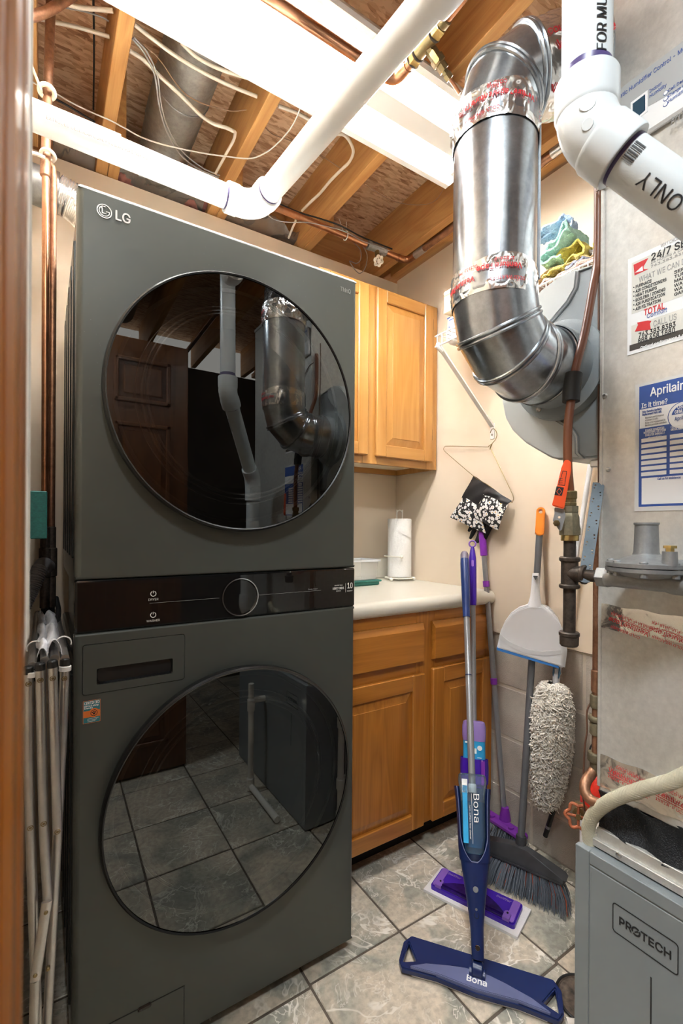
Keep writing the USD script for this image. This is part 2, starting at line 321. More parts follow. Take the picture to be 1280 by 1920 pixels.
# ------------------------------------------------------------------ fluorescent fixture
mat('white_enamel', (.80, .80, .79), .4)
MT['tube_glow'] = usdkit.material(stage, '/World/Looks/tube_glow', {'e': ('emission', {'color': (1.0, .985, .96), 'strength': TUBE})}, surface='e.emission')
mat('socket', (.75, .75, .73), .5)
fx = Thing('fluorescent_light', 'long white ceiling fixture with two glowing fluorescent tubes', 'light', base=(.53, 1.06, 2.478))
FX0, FX1 = -.045, 1.20
sec = sg.Polygon([(-.142, 0), (-.124, 0), (-.122, .008), (-.098, .052), (-.05, .052), (-.036, .006), (-.030, .003), (.030, .003), (.036, .006), (.05, .052), (.098, .052), (.122, .008), (.124, 0), (.142, 0), (.142, .016), (.104, .074), (-.104, .074), (-.142, .016)])
fx.part('reflector', ext(sec, FX1 - FX0, (FX0, 1.062, 2.402), (0, 1, 0), (0, 0, 1)), MT['white_enamel'], smooth=20)
for x in (FX0, FX1 - .002): fx.part('end_plate', bx(x, x + .002, .925, 1.199, 2.402, 2.474), MT['white_enamel'])
for y in (.982, 1.142):
    t = fx.part('tube', cyl((FX0 + .03, y, 2.428), (FX1 - .03, y, 2.428), .0125, seg=20), MT['tube_glow'])
    for x in (FX0 + .004, FX1 - .030): fx.part('socket', bx(x, x + .026, y - .017, y + .017, 2.411, 2.452, .003), MT['socket'])
unseen_lamp = UsdLux.RectLight.Define(stage, '/World/hall_lamp'); unseen_lamp.CreateWidthAttr(.35); unseen_lamp.CreateHeightAttr(.25); unseen_lamp.CreateIntensityAttr(UNSEEN_LAMP); unseen_lamp.CreateColorAttr(Gf.Vec3f(.88, .96, 1.0))  # out of view, placed to light the camera-facing sides of pipes, plenum and tower
unseen_lamp.AddTranslateOp().Set(Gf.Vec3d(-.12, -.16, 2.465))
# ------------------------------------------------------------------ stacked laundry tower
def tower_paint():
    n = {'g': ('geometry', {}), 'v': ('voronoi_texture', {'scale': 130.0}), 'd': ('math', {'math_type': 'less_than', 'value2': .055}),
         'n': ('noise_texture', {'scale': 7.0, 'detail': 3}), 'nr': ('map_range', {'from_min': .46, 'from_max': .62, 'to_min': 0, 'to_max': .9, 'clamp': True}),
         'x': ('separate_xyz', {}), 'zr': ('map_range', {'from_min': 1.2, 'from_max': 1.6, 'to_min': 0, 'to_max': 1, 'clamp': True}),
         'm1': ('math', {'math_type': 'multiply'}), 'm2': ('math', {'math_type': 'multiply'}), 'c': ('mix_color', {'blend_type': 'mix', 'a': (.074, .080, .070), 'b': (.30, .31, .30)}),
         'f': ('noise_texture', {'scale': 900.0, 'detail': 1}), 'b': ('bump', {'strength': .05, 'distance': .0005}),
         'p': ('principled_bsdf', {'roughness': .42, 'metallic': .22, 'specular_ior_level': .55})}
    l = [('g.position', 'v.vector'), ('v.distance', 'd.value1'), ('g.position', 'n.vector'), ('n.fac', 'nr.value'), ('g.position', 'x.vector'), ('x.z', 'zr.value'),
         ('d.value', 'm1.value1'), ('nr.result', 'm1.value2'), ('m1.value', 'm2.value1'), ('zr.result', 'm2.value2'), ('m2.value', 'c.fac'), ('c.result', 'p.base_color'),
         ('g.position', 'f.vector'), ('f.fac', 'b.height'), ('b.normal', 'p.normal')]
    MT['tower_paint'] = usdkit.material(stage, '/World/Looks/tower_paint', n, l, surface='p.BSDF')
tower_paint()
mat('tower_side', (.035, .038, .036), .22, metal=.5)
mat('tower_edge', (.42, .44, .42), .35, metal=.3)
mat('black_gloss', (.006, .006, .006), .03, ior=1.55, coat_weight=.3, coat_roughness=.0)
mat('black_plastic', (.012, .012, .012), .35)
mat('ring_black', (.008, .008, .008), .22, specular_ior_level=.3)
mat('dark_metal', (.05, .05, .05), .25, metal=.8)
mat('chrome', (.75, .75, .76), .12, metal=1.0)
mat('emblem_silver', (.62, .60, .57), .35, metal=.4)
mat('print_light', (.72, .70, .66), .5)
mat('print_dim', (.28, .28, .27), .5)
mat('print_white', (.85, .85, .84), .5); mat('print_black', (.012, .012, .014), .5); mat('print_grey', (.34, .33, .32), .5)
mat('print_teal', (.02, .20, .24), .45); mat('print_orange', (.75, .19, .03), .45); mat('print_blue', (.03, .085, .33), .45); mat('print_red', (.62, .03, .035), .45)
MT['door_glass'] = usdkit.material(stage, '/World/Looks/door_glass', {
    't': ('transparent_bsdf', {'color': (.30, .30, .29)}), 'g': ('glossy_bsdf', {'color': (.92, .95, .95), 'roughness': .004}), 'f': ('fresnel', {'IOR': 1.95}), 'm': ('mix_closure', {})},
    [('f.fac', 'm.fac'), ('t.BSDF', 'm.closure1'), ('g.BSDF', 'm.closure2')], surface='m.closure')
pane('bowl_glass', (.75, .78, .78), ior=1.9)
TX0, TX1, TY, TZ = .054, .742, 1.087, 1.888
tw = Thing('stacked_laundry_tower', 'tall dark grey washer and dryer tower with two round glass doors', 'washing machine', base=((TX0 + TX1) / 2, 1.47, 0))
tw.part('cabinet', T3([bx(TX0 + .003, TX1 - .003, TY + .03, 1.84, .03, .9, .006), bx(TX0 + .003, TX1 - .003, TY + .03, 1.84, 1.05, TZ - .008, .01), bx(TX0 + .02, TX1 - .02, TY + .03, 1.84, .9, 1.05)]), MT['tower_side'])
for z0, z1 in ((.12, .86), (1.12, 1.83)):
    for k in range(5):
        tw.part('side_rib', bx(TX0 - .001, TX0 + .01, 1.20 + .12 * k, 1.25 + .12 * k, z0, z1, .002), MT['tower_side'])
XC, ZU, ZL, RD = .401, 1.484, .557, .303
def front(z0, z1, zc, name, holes=()):
    """sheet-metal front with rounded long edges and a round opening"""
    w = TX1 - TX0; sec = sg.box(TX0, z0, TX1, z1).difference(sg.Point(XC, zc).buffer(.272, quad_segs=32))
    for h in holes: sec = sec.difference(h)
    inner = sec.intersection(sg.box(TX0 + .012, z0 + .006, TX1 - .012, z1 - .006))
    parts = [ext(inner, .012, (0, TY + .012, 0), (1, 0, 0), (0, 0, 1))]
    for x0, sx in ((TX0, 1), (TX1, -1)):   # rolled vertical edges
        a = np.linspace(0, PI / 2, 7); p = [(x0 + sx * .012 - sx * .012 * math.sin(t), TY + .012 - .012 * math.cos(t)) for t in a]
        poly = sg.Polygon(p + [(x0, TY + .04), (x0 + sx * .012, TY + .04)]); poly = poly if poly.exterior.is_ccw else poly.reverse()
        parts.append(ext(poly, z1 - z0 - .012, (0, 0, z0 + .006), (1, 0, 0), (0, 1, 0)))
    for zz, s in ((z0, 1), (z1, -1)):
        a = np.linspace(0, PI / 2, 5); p = [(TY + .006 - .006 * math.cos(t), zz + s * .006 - s * .006 * math.sin(t)) for t in a]
        poly = sg.Polygon(p + [(TY + .04, zz), (TY + .04, zz + s * .006)])
        parts.append(ext(poly, w - .004, (TX0 + .002, 0, 0), (0, 1, 0), (0, 0, 1)))
    return tw.part(name, T3(parts), MT['tower_paint'], smooth=25)
up = front(1.081, TZ, ZU, 'dryer_front', )
drawer_hole = rrect(.205, .104, .006, .171, .896)
lo = front(.032, .971, ZL, 'washer_front', [drawer_hole])
tw.part('top_strip', bx(TX0 + .004, TX1 - .004, TY + .004, 1.84, TZ - .002, TZ + .003, .002), MT['tower_edge'])
def door(zc, name, hinge):
    # dished ring between the opening and the drum
    d = tw.part(name, lathe([(RD - .001, .014), (RD + .0005, .024), (RD - .001, .033), (RD - .005, .037), (RD - .0085, .033), (RD - .016, .010), (RD - .03, -.01), (RD - .012, -.004)], (XC, TY, zc), (0, -1, 0), 128, close=True), MT['ring_black'], 'black door ring')
    tw.part('rim', lathe([(RD - .0075, .0355), (RD - .0045, .0372), (RD - .0050, .0384), (RD - .0080, .0367)], (XC, TY, zc), (0, -1, 0), 128, close=True), MT['dark_metal'], under=d)
    r = np.linspace(0, RD - .0070, 12)
    tw.part('outer_pane', lathe([(q, .036 - .0015 * (q / .3) ** 2) for q in r[::-1]], (XC, TY, zc), (0, -1, 0), 128), MT['door_glass'], 'dark mirror-like glass', under=d)
    bowl = [(.212, .012), (.205, -.004), (.196, -.03), (.186, -.07), (.165, -.10), (.12, -.115), (.0, -.12)]
    tw.part('glass_bowl', lathe(bowl, (XC, TY, zc), (0, -1, 0), 96), MT['bowl_glass'], under=d)
    tw.part('bowl_ring', T3([torus((XC, TY - .012, zc), (0, 1, 0), .214, .0045, 96), torus((XC, TY - .006, zc), (0, 1, 0), .224, .003, 96), torus((XC, TY + .004, zc), (0, 1, 0), .236, .002, 96)]), MT['chrome'], under=d)
    tw.part('drum', lathe([(.262, -.03), (.258, -.34), (.25, -.35), (0, -.35)], (XC, TY, zc), (0, -1, 0), 64), MT['dark_metal'])
    tw.part('gasket', lathe([(.285, -.004), (.285, -.03), (.262, -.035), (.235, -.02), (.232, -.005), (.25, .0)], (XC, TY, zc), (0, -1, 0), 96, close=True), MT['black_plastic'])
door(ZU, 'dryer_door', 1); door(ZL, 'washer_door', 1)
cp = tw.part('control_panel', bx(TX0 + .001, TX1 - .001, TY - .002, TY + .04, .9725, 1.0795, .004), MT['black_gloss'])
tw.part('dial', lathe([(0, .001), (.041, .001), (.043, .0035), (.045, .0035), (.045, 0)], (.4035, TY - .002, 1.0225), (0, -1, 0), 64), MT['black_gloss'], under=cp)
tw.part('dial_ring', lathe([(.0432, .003), (.0458, .003), (.0458, .0045), (.0432, .0045)], (.4035, TY - .002, 1.0225), (0, -1, 0), 64, close=True), MT['chrome'], under=cp)
fy = TY - .0023
def word(s, h, x, z, m, y=fy, width=None, center=False, bold=False, name='lettering', under=None, d=.0004):
    return tw.part(name, text(s, h, (x, y + .0002, z), (1, 0, 0), (0, 0, 1), d, width, bold, center), m, smooth=False, under=under)
for z, s in ((1.040, 'DRYER'), (.9935, 'WASHER')):
    word(s, .0048, .2045, z - .0085, MT['print_light'], center=True, under=cp)
    ic = sg.LineString([(.0055 * math.sin(t), .0055 * math.cos(t)) for t in np.linspace(.55, 2 * PI - .55, 24)]).buffer(.0008).union(sg.box(-.0007, .001, .0007, .0065))
    tw.part('power_symbol', ext(ic, .0004, (.2045, fy + .0002, z + .004), (1, 0, 0), (0, 0, 1)), MT['print_light'], smooth=False, under=cp)
for x0, x1 in ((.197, .352), (.367, .63)): tw.part('indicator_line', bx(x0, x1, fy - .0002, fy + .0004, 1.0233, 1.0240), MT['print_dim'], under=cp)
word('INVERTER', .0032, .685, 1.0335, MT['print_light'], width=.026, center=True, under=cp); word('DIRECT DRIVE', .0055, .685, 1.0255, MT['print_light'], width=.037, center=True, bold=True, under=cp); word('MOTOR', .0028, .685, 1.018, MT['print_light'], center=True, under=cp)
tw.part('divider_mark', bx(.7085, .7092, fy - .0002, fy + .0004, 1.013, 1.038), MT['print_light'], under=cp)
word('10', .015, .713, 1.0235, MT['print_light'], bold=True, width=.019, under=cp); word('WARRANTY', .0026, .7225, 1.016, MT['print_light'], width=.018, center=True, under=cp); word('Pause / Start', .0035, .59, 1.027, MT['print_dim'], under=cp)
# detergent drawer
tw.part('drawer_gap', bx(.068, .274, TY + .008, TY + .014, .843, .949), MT['black_plastic'])
dw = ext(rrect(.2025, .1015, .005, .171, .896).difference(rrect(.152, .034, .003, .171, .879)), .012, (0, TY + .0105, 0), (1, 0, 0), (0, 0, 1))
dw = tw.part('detergent_drawer', dw, MT['tower_paint'], smooth=False)
def scoop(u, v): x = .095 + .152 * u; t = v * PI; return np.stack([x, TY + .001 + .03 * np.sin(t) * (1 - (2 * u - 1) ** 8) ** .5, .8955 - .033 * v], 1)
tw.part('handle_recess', grid(scoop, 24, 14), MT['black_gloss'], smooth=True, under=dw)
# service flap and latch
fl = tw.part('service_flap', bx(.1, .2765, TY - .0008, TY + .012, .034, .1425, .0006), MT['tower_paint'])
tw.part('flap_gap', T3([bx(.0985, .278, TY - .0012, TY, .1425, .1440), bx(.2765, .278, TY - .0012, TY, .033, .1430)]), MT['black_plastic'], under=fl)
tw.part('latch', bx(.178, .207, TY - .0035, TY + .004, .135, .146, .003), MT['black_gloss'], under=fl)
# emblem, words and energy sticker
em = ext(disc(.0145).difference(disc(.0125)).union(sg.LineString([(-.004, .006), (-.004, -.0045), (.003, -.0045)]).buffer(.0009)).union(sg.LineString([(.001, .0095), *[(.0098 * math.cos(t), .0098 * math.sin(t)) for t in np.linspace(1.9, 2 * PI, 24)], (.004, 0)]).buffer(.0009)).union(disc(.0016, -.0055 + .0005, .006)), .0016, (.1035, TY + .0002, 1.8475), (1, 0, 0), (0, 0, 1))
tw.part('emblem', em, MT['emblem_silver'], smooth=False); word('LG', .0195, .1225, 1.838, MT['emblem_silver'], y=TY, bold=True, width=.031, d=.0018)
word('ThinQ', .0115, .686, 1.846, MT['print_dim'], y=TY, width=.034, d=.001)
stk = tw.part('certificate_sticker', bx(.0705, .1025, TY - .0006, TY + .001, .786, .8325), MT['print_teal'], 'teal and orange certificate sticker')
yy = TY - .0008
tw.part('orange_band', ext(sg.box(.0715, .798, .1015, .8115).union(disc(.0095, .0905, .806)), .0004, (0, yy, 0), (1, 0, 0), (0, 0, 1)), MT['print_orange'], under=stk)
tw.part('sticker_border', ext(rrect(.032, .0465, .001, .0865, .80925).difference(rrect(.0305, .045, .001, .0865, .80925)), .0003, (0, yy, 0), (1, 0, 0), (0, 0, 1)), MT['print_orange'], under=stk)
word('CERTIFIED', .0055, .0722, .8245, MT['print_white'], y=yy, width=.0285, bold=True, under=stk, name='sticker_lettering')
word('asthma & allergy', .0033, .0722, .8198, MT['print_white'], y=yy, width=.027, bold=True, under=stk, name='sticker_lettering'); word('friendly', .0033, .0722, .8155, MT['print_white'], y=yy, bold=True, under=stk, name='sticker_lettering')
tw.part('paw_mark', ext(so.unary_union([disc(.0065, .0905, .806).difference(disc(.0055, .0905, .806)), disc(.002, .0905, .8045), disc(.0012, .0875, .807), disc(.0012, .0905, .8085), disc(.0012, .0935, .807)]), .0003, (0, yy - .0003, 0), (1, 0, 0), (0, 0, 1)), MT['print_black'], under=stk)
for k in range(3): tw.part('fine_print', bx(.0785, .099 - .003 * k, yy - .0003, yy, .7945 - .0028 * k, .7953 - .0028 * k), MT['print_light'], under=stk)
for x in (TX0 + .06, TX1 - .06):
    for y in (1.14, 1.78): tw.part('foot', cyl((x, y, 0), (x, y, .035), .02), MT['black_plastic'])

# ------------------------------------------------------------------ oak cabinets and worktop
wood('oak_z', (.53, .265, .072), (.41, .18, .038), 'z', .33, coat=.35, big=.8)
wood('oak_x', (.53, .265, .072), (.41, .18, .038), 'x', .33, coat=.35, big=.8)
wood('oak_low_z', (.53, .20, .027), (.35, .12, .013), 'z', .33, coat=.35, big=.8)
wood('oak_low_x', (.53, .20, .027), (.35, .12, .013), 'x', .33, coat=.35, big=.8)
mat('laminate', (.74, .70, .60), .35, var=.03, scale=(30, 30, 30))
mat('cabinet_under', (.70, .60, .46), .7)
def panel_door(t, x0, x1, y, z0, z1, mz, mx, sw=.052, name='door'):
    """frame-and-raised-panel door whose front is at y"""
    d = t.part(name, bx(x0 + sw - .002, x1 - sw + .002, y + .0125, y + .0185, z0 + sw - .002, z1 - sw + .002), mz)
    for xa, xb in ((x0, x0 + sw), (x1 - sw, x1)): t.part('stile', bx(xa, xb, y, y + .019, z0, z1, .004), mz, under=d)
    t.part('rail', bx(x0 + sw - .001, x1 - sw + .001, y + .0004, y + .0185, z1 - sw, z1, .003), mx, under=d); t.part('rail', bx(x0 + sw - .001, x1 - sw + .001, y + .0004, y + .0185, z0, z0 + sw, .003), mx, under=d)
    a, b, c, e = x0 + sw - .002, x1 - sw + .002, z0 + sw - .002, z1 - sw + .002; s = .034
    v = np.array([[a, y + .012, c], [b, y + .012, c], [b, y + .012, e], [a, y + .012, e], [a + s, y + .003, c + s], [b - s, y + .003, c + s], [b - s, y + .003, e - s], [a + s, y + .003, e - s]])
    v2 = v[4:] + [0, -.0015, 0]; v2 = v2 + np.array([[.001, 0, .001], [-.001, 0, .001], [-.001, 0, -.001], [.001, 0, -.001]])
    q = [[0, 1, 5, 4], [1, 2, 6, 5], [2, 3, 7, 6], [3, 0, 4, 7], [4, 5, 9, 8], [5, 6, 10, 9], [6, 7, 11, 10], [7, 4, 8, 11], [8, 9, 10, 11]]
    f = np.array([[k[0], k[1], k[2]] for k in q] + [[k[0], k[2], k[3]] for k in q])
    t.part('raised_panel', trimesh.Trimesh(np.vstack([v, v2]), f, process=False), mz, under=d, smooth=False)
    return d
uc = Thing('wall_cabinet', 'honey oak wall cabinet with raised panel doors beside the laundry tower', 'cabinet', base=(1.24, 1.75, 1.47))
uc.part('side_panel', bx(1.537, 1.548, 1.612, 1.905, 1.466, 2.226, .001), MT['oak_z']); uc.part('body', bx(.93, 1.536, 1.620, 1.905, 1.50, 2.222), MT['oak_z'])
uc.part('under_panel', bx(.93, 1.536, 1.622, 1.905, 1.492, 1.502), MT['cabinet_under'])
for x0, x1 in ((.93, .97), (1.125, 1.20), (1.485, 1.548)): uc.part('stile', bx(x0, x1, 1.600, 1.620, 1.466, 2.226, .0015), MT['oak_z'])
for z0, z1 in ((1.466, 1.512), (2.19, 2.226)):
    for x0, x1 in ((.9705, 1.1245), (1.2005, 1.4845)): uc.part('rail', bx(x0, x1, 1.6005, 1.620, z0, z1, .001), MT['oak_x'])
uc.part('bottom_rail', bx(.93, 1.536, 1.88, 1.900, 1.466, 1.492), MT['oak_x'])
panel_door(uc, 1.186, 1.508, 1.581, 1.498, 2.213, MT['oak_z'], MT['oak_x']); panel_door(uc, .90, 1.143, 1.581, 1.498, 2.213, MT['oak_z'], MT['oak_x'])
for z in (1.60, 2.11): uc.part('hinge', bx(1.506, 1.513, 1.588, 1.602, z, z + .05, .001), MT['dark_metal'])
lc = Thing('base_cabinet', 'honey oak base cabinet with two drawers above two doors', 'cabinet', base=(1.2, 1.6, 0))
BY = 1.290
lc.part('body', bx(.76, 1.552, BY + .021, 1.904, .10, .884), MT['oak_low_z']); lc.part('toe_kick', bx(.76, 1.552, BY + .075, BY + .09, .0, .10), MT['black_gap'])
for x0, x1 in ((.76, .80), (1.155, 1.245), (1.525, 1.555)): lc.part('stile', bx(x0, x1, BY, BY + .02, .098, .884, .0015), MT['oak_low_z'])
for z0, z1 in ((.098, .14), (.645, .715), (.832, .884)):
    for x0, x1 in ((.8005, 1.1545), (1.2455, 1.5245)): lc.part('rail', bx(x0, x1, BY + .0005, BY + .02, z0, z1, .001), MT['oak_low_x'])
for x0, x1 in ((.775, 1.182), (1.226, 1.549)):
    p = sg.box(x0, .704, x1, .846); v = ext(p, .006, (0, BY - .001, 0), (1, 0, 0), (0, 0, 1))
    top = trimesh.convex.convex_hull(np.array([[x, BY - .006, z] for x in (x0, x1) for z in (.704, .846)] + [[x, BY - .019, z] for x in (x0 + .006, x1 - .006) for z in (.708, .823)]))
    lc.part('drawer_front', T3([v, top]), MT['oak_low_x'], smooth=False)
panel_door(lc, .775, 1.182, BY - .019, .102, .662, MT['oak_low_z'], MT['oak_low_x'], .058); panel_door(lc, 1.222, 1.549, BY - .019, .102, .672, MT['oak_low_z'], MT['oak_low_x'], .058)
ct = Thing('worktop', 'cream laminate worktop with rounded front edge and low backsplash', 'countertop', base=(1.15, 1.58, .885))
a = np.linspace(-PI / 2, PI / 2, 13)
nose = [(1.263 + .024 - .024 * math.cos(t), .9125 + .0275 * math.sin(t)) for t in a]
ct.part('top', ext(sg.Polygon(nose + [(1.905, .94), (1.905, .915), (1.31, .915), (1.31, .885)]), .795, (.758, 0, 0), (0, 1, 0), (0, 0, 1)), MT['laminate'], smooth=40)
ct.part('backsplash', bx(.758, 1.553, 1.883, 1.906, .94, 1.042, .004), MT['laminate'])
# ------------------------------------------------------------------ furnace, plenum and what is stuck on them
def metal(name, col, rough, spangle=30.0, amount=.25, wear=.15, metallic=.92, streak=None):
    n = {'g': ('geometry', {}), 'v': ('noise_texture', {'scale': spangle, 'detail': 6, 'roughness': .7}), 'w': ('noise_texture', {'scale': 4.0, 'detail': 4}),
         'm': ('mapping', {'scale': streak or (1, 1, 1)}), 'r': ('rgb_ramp', {'ramp': [(.3, tuple(np.array(col) * (1 - amount))), (.7, col)]}),
         'rr': ('map_range', {'from_min': .3, 'from_max': .7, 'to_min': max(rough - wear, .03), 'to_max': rough + wear}), 'p': ('principled_bsdf', {'metallic': metallic})}
    l = [('g.position', 'm.vector'), ('m.vector', 'v.vector'), ('v.fac', 'r.fac'), ('r.color', 'p.base_color'), ('g.position', 'w.vector'), ('w.fac', 'rr.value'), ('rr.result', 'p.roughness')]
    MT[name] = usdkit.material(stage, '/World/Looks/' + name, n, l, surface='p.BSDF')
metal('galvanised', (.68, .665, .62), .42, 70, .22, .10, .5)
metal('duct_metal', (.56, .60, .64), .22, 60, .30, .08)
metal('old_duct', (.42, .42, .41), .5, 40, .35, .1)
metal('grey_cast', (.38, .39, .395), .5, 60, .25, .1, .75)
metal('strap_steel', (.05, .066, .078), .5, 50, .3, .1, .3)
metal('brass_old', (.30, .26, .17), .5, 60, .5, .12, .7)
metal('brass', (.34, .26, .13), .36, 50, .35, .12); metal('brass_bright', (.74, .55, .22), .22, 50, .2, .08)
metal('black_iron', (.10, .078, .062), .5, 90, .6, .15, .55)
metal('copper', (.58, .28, .15), .30, 30, .35, .12); metal('copper_dull', (.42, .22, .13), .45, 60, .5, .12, .8)
metal('alu', (.62, .62, .62), .36, 60, .1, .06)
mat('steel', (.6, .6, .6), .3, metal=1.0)
def foil():
    n = {'g': ('geometry', {}), 'a': ('noise_texture', {'scale': 30.0, 'detail': 2, 'distortion': .9}), 'b': ('bump', {'strength': .42, 'distance': .006}),
         'p': ('principled_bsdf', {'base_color': (.90, .89, .87), 'metallic': .93, 'roughness': .18})}
    MT['foil'] = usdkit.material(stage, '/World/Looks/foil', n, [('g.position', 'a.vector'), ('a.fac', 'b.height'), ('b.normal', 'p.normal')], surface='p.BSDF')
foil()
mat('furnace_grey', (.235, .26, .27), .38, var=.06, scale=(6, 6, 6)); mat('canvas', (.012, .013, .016), .28, bump=1.0, bscale=(420, 420, 420), bdist=.003)
mat('humid_dark', (.30, .34, .36), .5, bump=.15, bscale=(500, 500, 500)); mat('humid_light', (.52, .55, .55), .5, bump=.12, bscale=(500, 500, 500))
mat('print_brown', (.05, .042, .036), .5)
mat('display_dark', (.02, .06, .10), .25)
mat('paper_white', (.80, .80, .80), .5); mat('paper_grey', (.60, .60, .59), .5); mat('paper_cream', (.66, .64, .58), .5); mat('paper_panel', (.40, .41, .41), .5)
mat('skin_tone', (.6, .33, .2), .5)
mat('tube_brown', (.17, .055, .022), .38); mat('rubber', (.012, .012, .012), .55); mat('wire_brown', (.13, .06, .035), .5); mat('valve_orange', (.78, .085, .018), .4)
mat('pvc', (.66, .70, .71), .28, var=.03, scale=(20, 20, 20)); mat('pvc_warm', (.80, .77, .71), .3, var=.06, scale=(9, 9, 9)); mat('primer_purple', (.10, .075, .22), .35, var=.5, scale=(60, 60, 60))
YM, ZM = (0, -1, 0), (0, 0, 1)
def tside(T, name, s, p0, p1, hpx, m, X, under=None, bold=False, depth=.0004):
    """lettering on a face X = const: from pixel p0 (baseline, left) to pixel p1 (baseline, right)"""
    a, b = at(*p0, X=X), at(*p1, X=X); f = (a - EYEP) @ FW
    h = hpx / F_PX * f; w = a[1] - b[1]
    return T.part(name, text(s, h, a, YM, (b - a) * [0, 0, 1] + V(0, 0, 1) * 1.0, depth, w, bold), m, smooth=False, under=under)
def quad(T, name, pts, m, X, t=.0004, under=None, label=None):
    """flat patch on a face X = const whose outline is given as (y, z) points"""
    p = sg.Polygon([(-y, z) for y, z in pts]); return T.part(name, ext(p, t, (X, 0, 0), YM, ZM), m, label, smooth=False, under=under)
def YZ(px, py, X): q = at(px, py, X=X); return (q[1], q[2])
def tape_print(T, strip, X, pts, n, flip=1.0):
    pass
pl = Thing('furnace_plenum', 'tall galvanised sheet metal plenum standing on the grey furnace cabinet', 'furnace duct', base=(1.2, .2, .62))
PX = .90
pl.part('sheet_metal', bx(PX, 1.42, -.12, .486, .688, 2.205, .003), MT['galvanised'])
pl.part('corner_seam', bx(PX - .002, PX + .012, .482, .4885, .70, 2.20, .001), MT['galvanised']); pl.part('top_seam', bx(PX - .004, PX + .01, -.12, .487, 2.19, 2.207, .002), MT['galvanised'])
for px_, py_ in ((1134, 742), (1131, 1075), (1140, 880)):
    q = at(px_, py_, X=PX); pl.part('screw', lathe([(0, .004), (.003, .0035), (.0045, .002), (.0045, 0)], q, (-1, 0, 0), 12), MT['steel'])
pl.part('flange', T3([bx(PX - .012, 1.42, -.12, .494, .588, .602, .001), bx(PX - .004, 1.42, -.12, .487, .600, .622, .001)]), MT['galvanised'])
q = at(1160, 1603, X=PX - .012); pl.part('screw', lathe([(0, .005), (.003, .004), (.005, .0035), (.005, 0)], q, (-1, 0, 0), 8), MT['steel'])
def sag(u, v):
    z = .618 + .074 * v; y = .4865 - .6 * u
    return np.stack([PX - .001 + .010 * np.sin(v * PI) * (1 + .5 * np.sin(u * 23)) + .004 * np.sin(u * 57 + v * 3), y, z + .004 * np.sin(u * 31)], 1)
pl.part('canvas_connector', T3([shell(grid(sag, 60, 8), .002), bx(PX + .02, 1.41, -.11, .486, .615, .70)]), MT['canvas'], 'black woven flexible connector')
# foil tapes on the plenum
def flat_tape(y0, y1, z0, z1, wob=.0, drop=0.0, n=40):
    def fn(u, v):
        y = y0 + (y1 - y0) * u; z = z0 + (z1 - z0) * v + drop * u + wob * np.sin(u * 40) * .15
        w = meshkit.fbm(np.stack([y * 45, z * 60, 0 * y + 3], 1), 3, 5)
        return np.stack([PX - .0012 - .0025 * np.clip(w - .45, 0, 1) * np.sin(PI * v) ** .3, y, z], 1)
    return grid(fn, n, 14)
t1 = pl.part('foil_tape', shell(flat_tape(.489, .10, 1.004, 1.050, .01, -.012), .0006), MT['foil'], 'upper strip of foil tape with red print', smooth=60)
t2 = pl.part('foil_tape', shell(flat_tape(.488, .10, .700, .762, .01, .012), .0006), MT['foil'], 'lower strip of foil tape with red print', smooth=60)
def redrow(T, under, o, along, up, words_, h, depth=.0004, gap=.02, step=None):
    """repeated red print along a tape"""
    x = 0.0
    for s, hh, off, bold in words_:
        m = text(s, hh, (0, 0, 0), (1, 0, 0), (0, 1, 0), depth, bold=bold); w = m.bounds[1][0]
        T.part('tape_print', placed(m, np.asarray(o) + unit(along) * x + unit(up) * off, along, up), MT['print_red'], smooth=False, under=under); x += w + gap
for k, (y0, tt, z) in enumerate(((.462, t1, 1.011), (.392, t1, 1.006), (.466, t2, .738), (.385, t2, .735))):
    tilt = .35 if k < 2 else -.45
    al = unit(V(0, -1, -.24 if k < 2 else -.12)); up_ = np.cross(V(-1, 0, 0), al)
    if k < 2: al, up_ = -al, -up_
    o = V(PX - .0045, y0 if k >= 2 else y0 - .065, z)
    redrow(pl, tt, o, al, up_, [('VentureTape', .0085, 0, False)], .011); redrow(pl, tt, o - up_ * .0105, al, up_, [('1581A-P UL181B-FX', .0048, 0, False)], .006)
    redrow(pl, tt, o + up_ * .0135 + al * .012, al, up_, [('COLD WEATHER', .0048, 0, False)], .007)
    pl.part('print_bar', placed(bx(0, .052, 0, .0010, 0, .0004), o - up_ * .003, al, up_), MT['print_red'], under=tt)
# service poster
SX = PX - .0012
ps = Thing('service_poster', 'white and grey heating service poster with red corner, topmost print on the plenum', 'poster', base=(SX, .35, 1.6))
ps.part('sheet', bx(SX, PX, .25, .4385, 1.510, 1.686), MT['paper_white'])
quad(ps, 'grey_field', [(.2505, 1.676), (.4315, 1.676), (.4315, 1.583), (.2505, 1.583)], MT['paper_cream'], SX, .0002)
quad(ps, 'grey_field', [(.2505, 1.562), (.4315, 1.562), (.4315, 1.521), (.2505, 1.521)], MT['paper_cream'], SX, .0002)
quad(ps, 'black_band', [(.2505, 1.5275), (.4345, 1.5275), (.4345, 1.5165), (.2505, 1.5165)], MT['print_brown'], SX, .0003)
red = [YZ(1188, 497, PX), YZ(1216, 484, PX), YZ(1207, 500, PX), YZ(1207, 505, PX), YZ(1216, 505, PX), YZ(1190, 517, PX)]
quad(ps, 'red_corner', red, MT['print_red'], SX, .0004); quad(ps, 'megaphone', [YZ(1191, 512, PX), YZ(1205, 499, PX), YZ(1206, 508, PX)], MT['print_white'], SX, .0006)
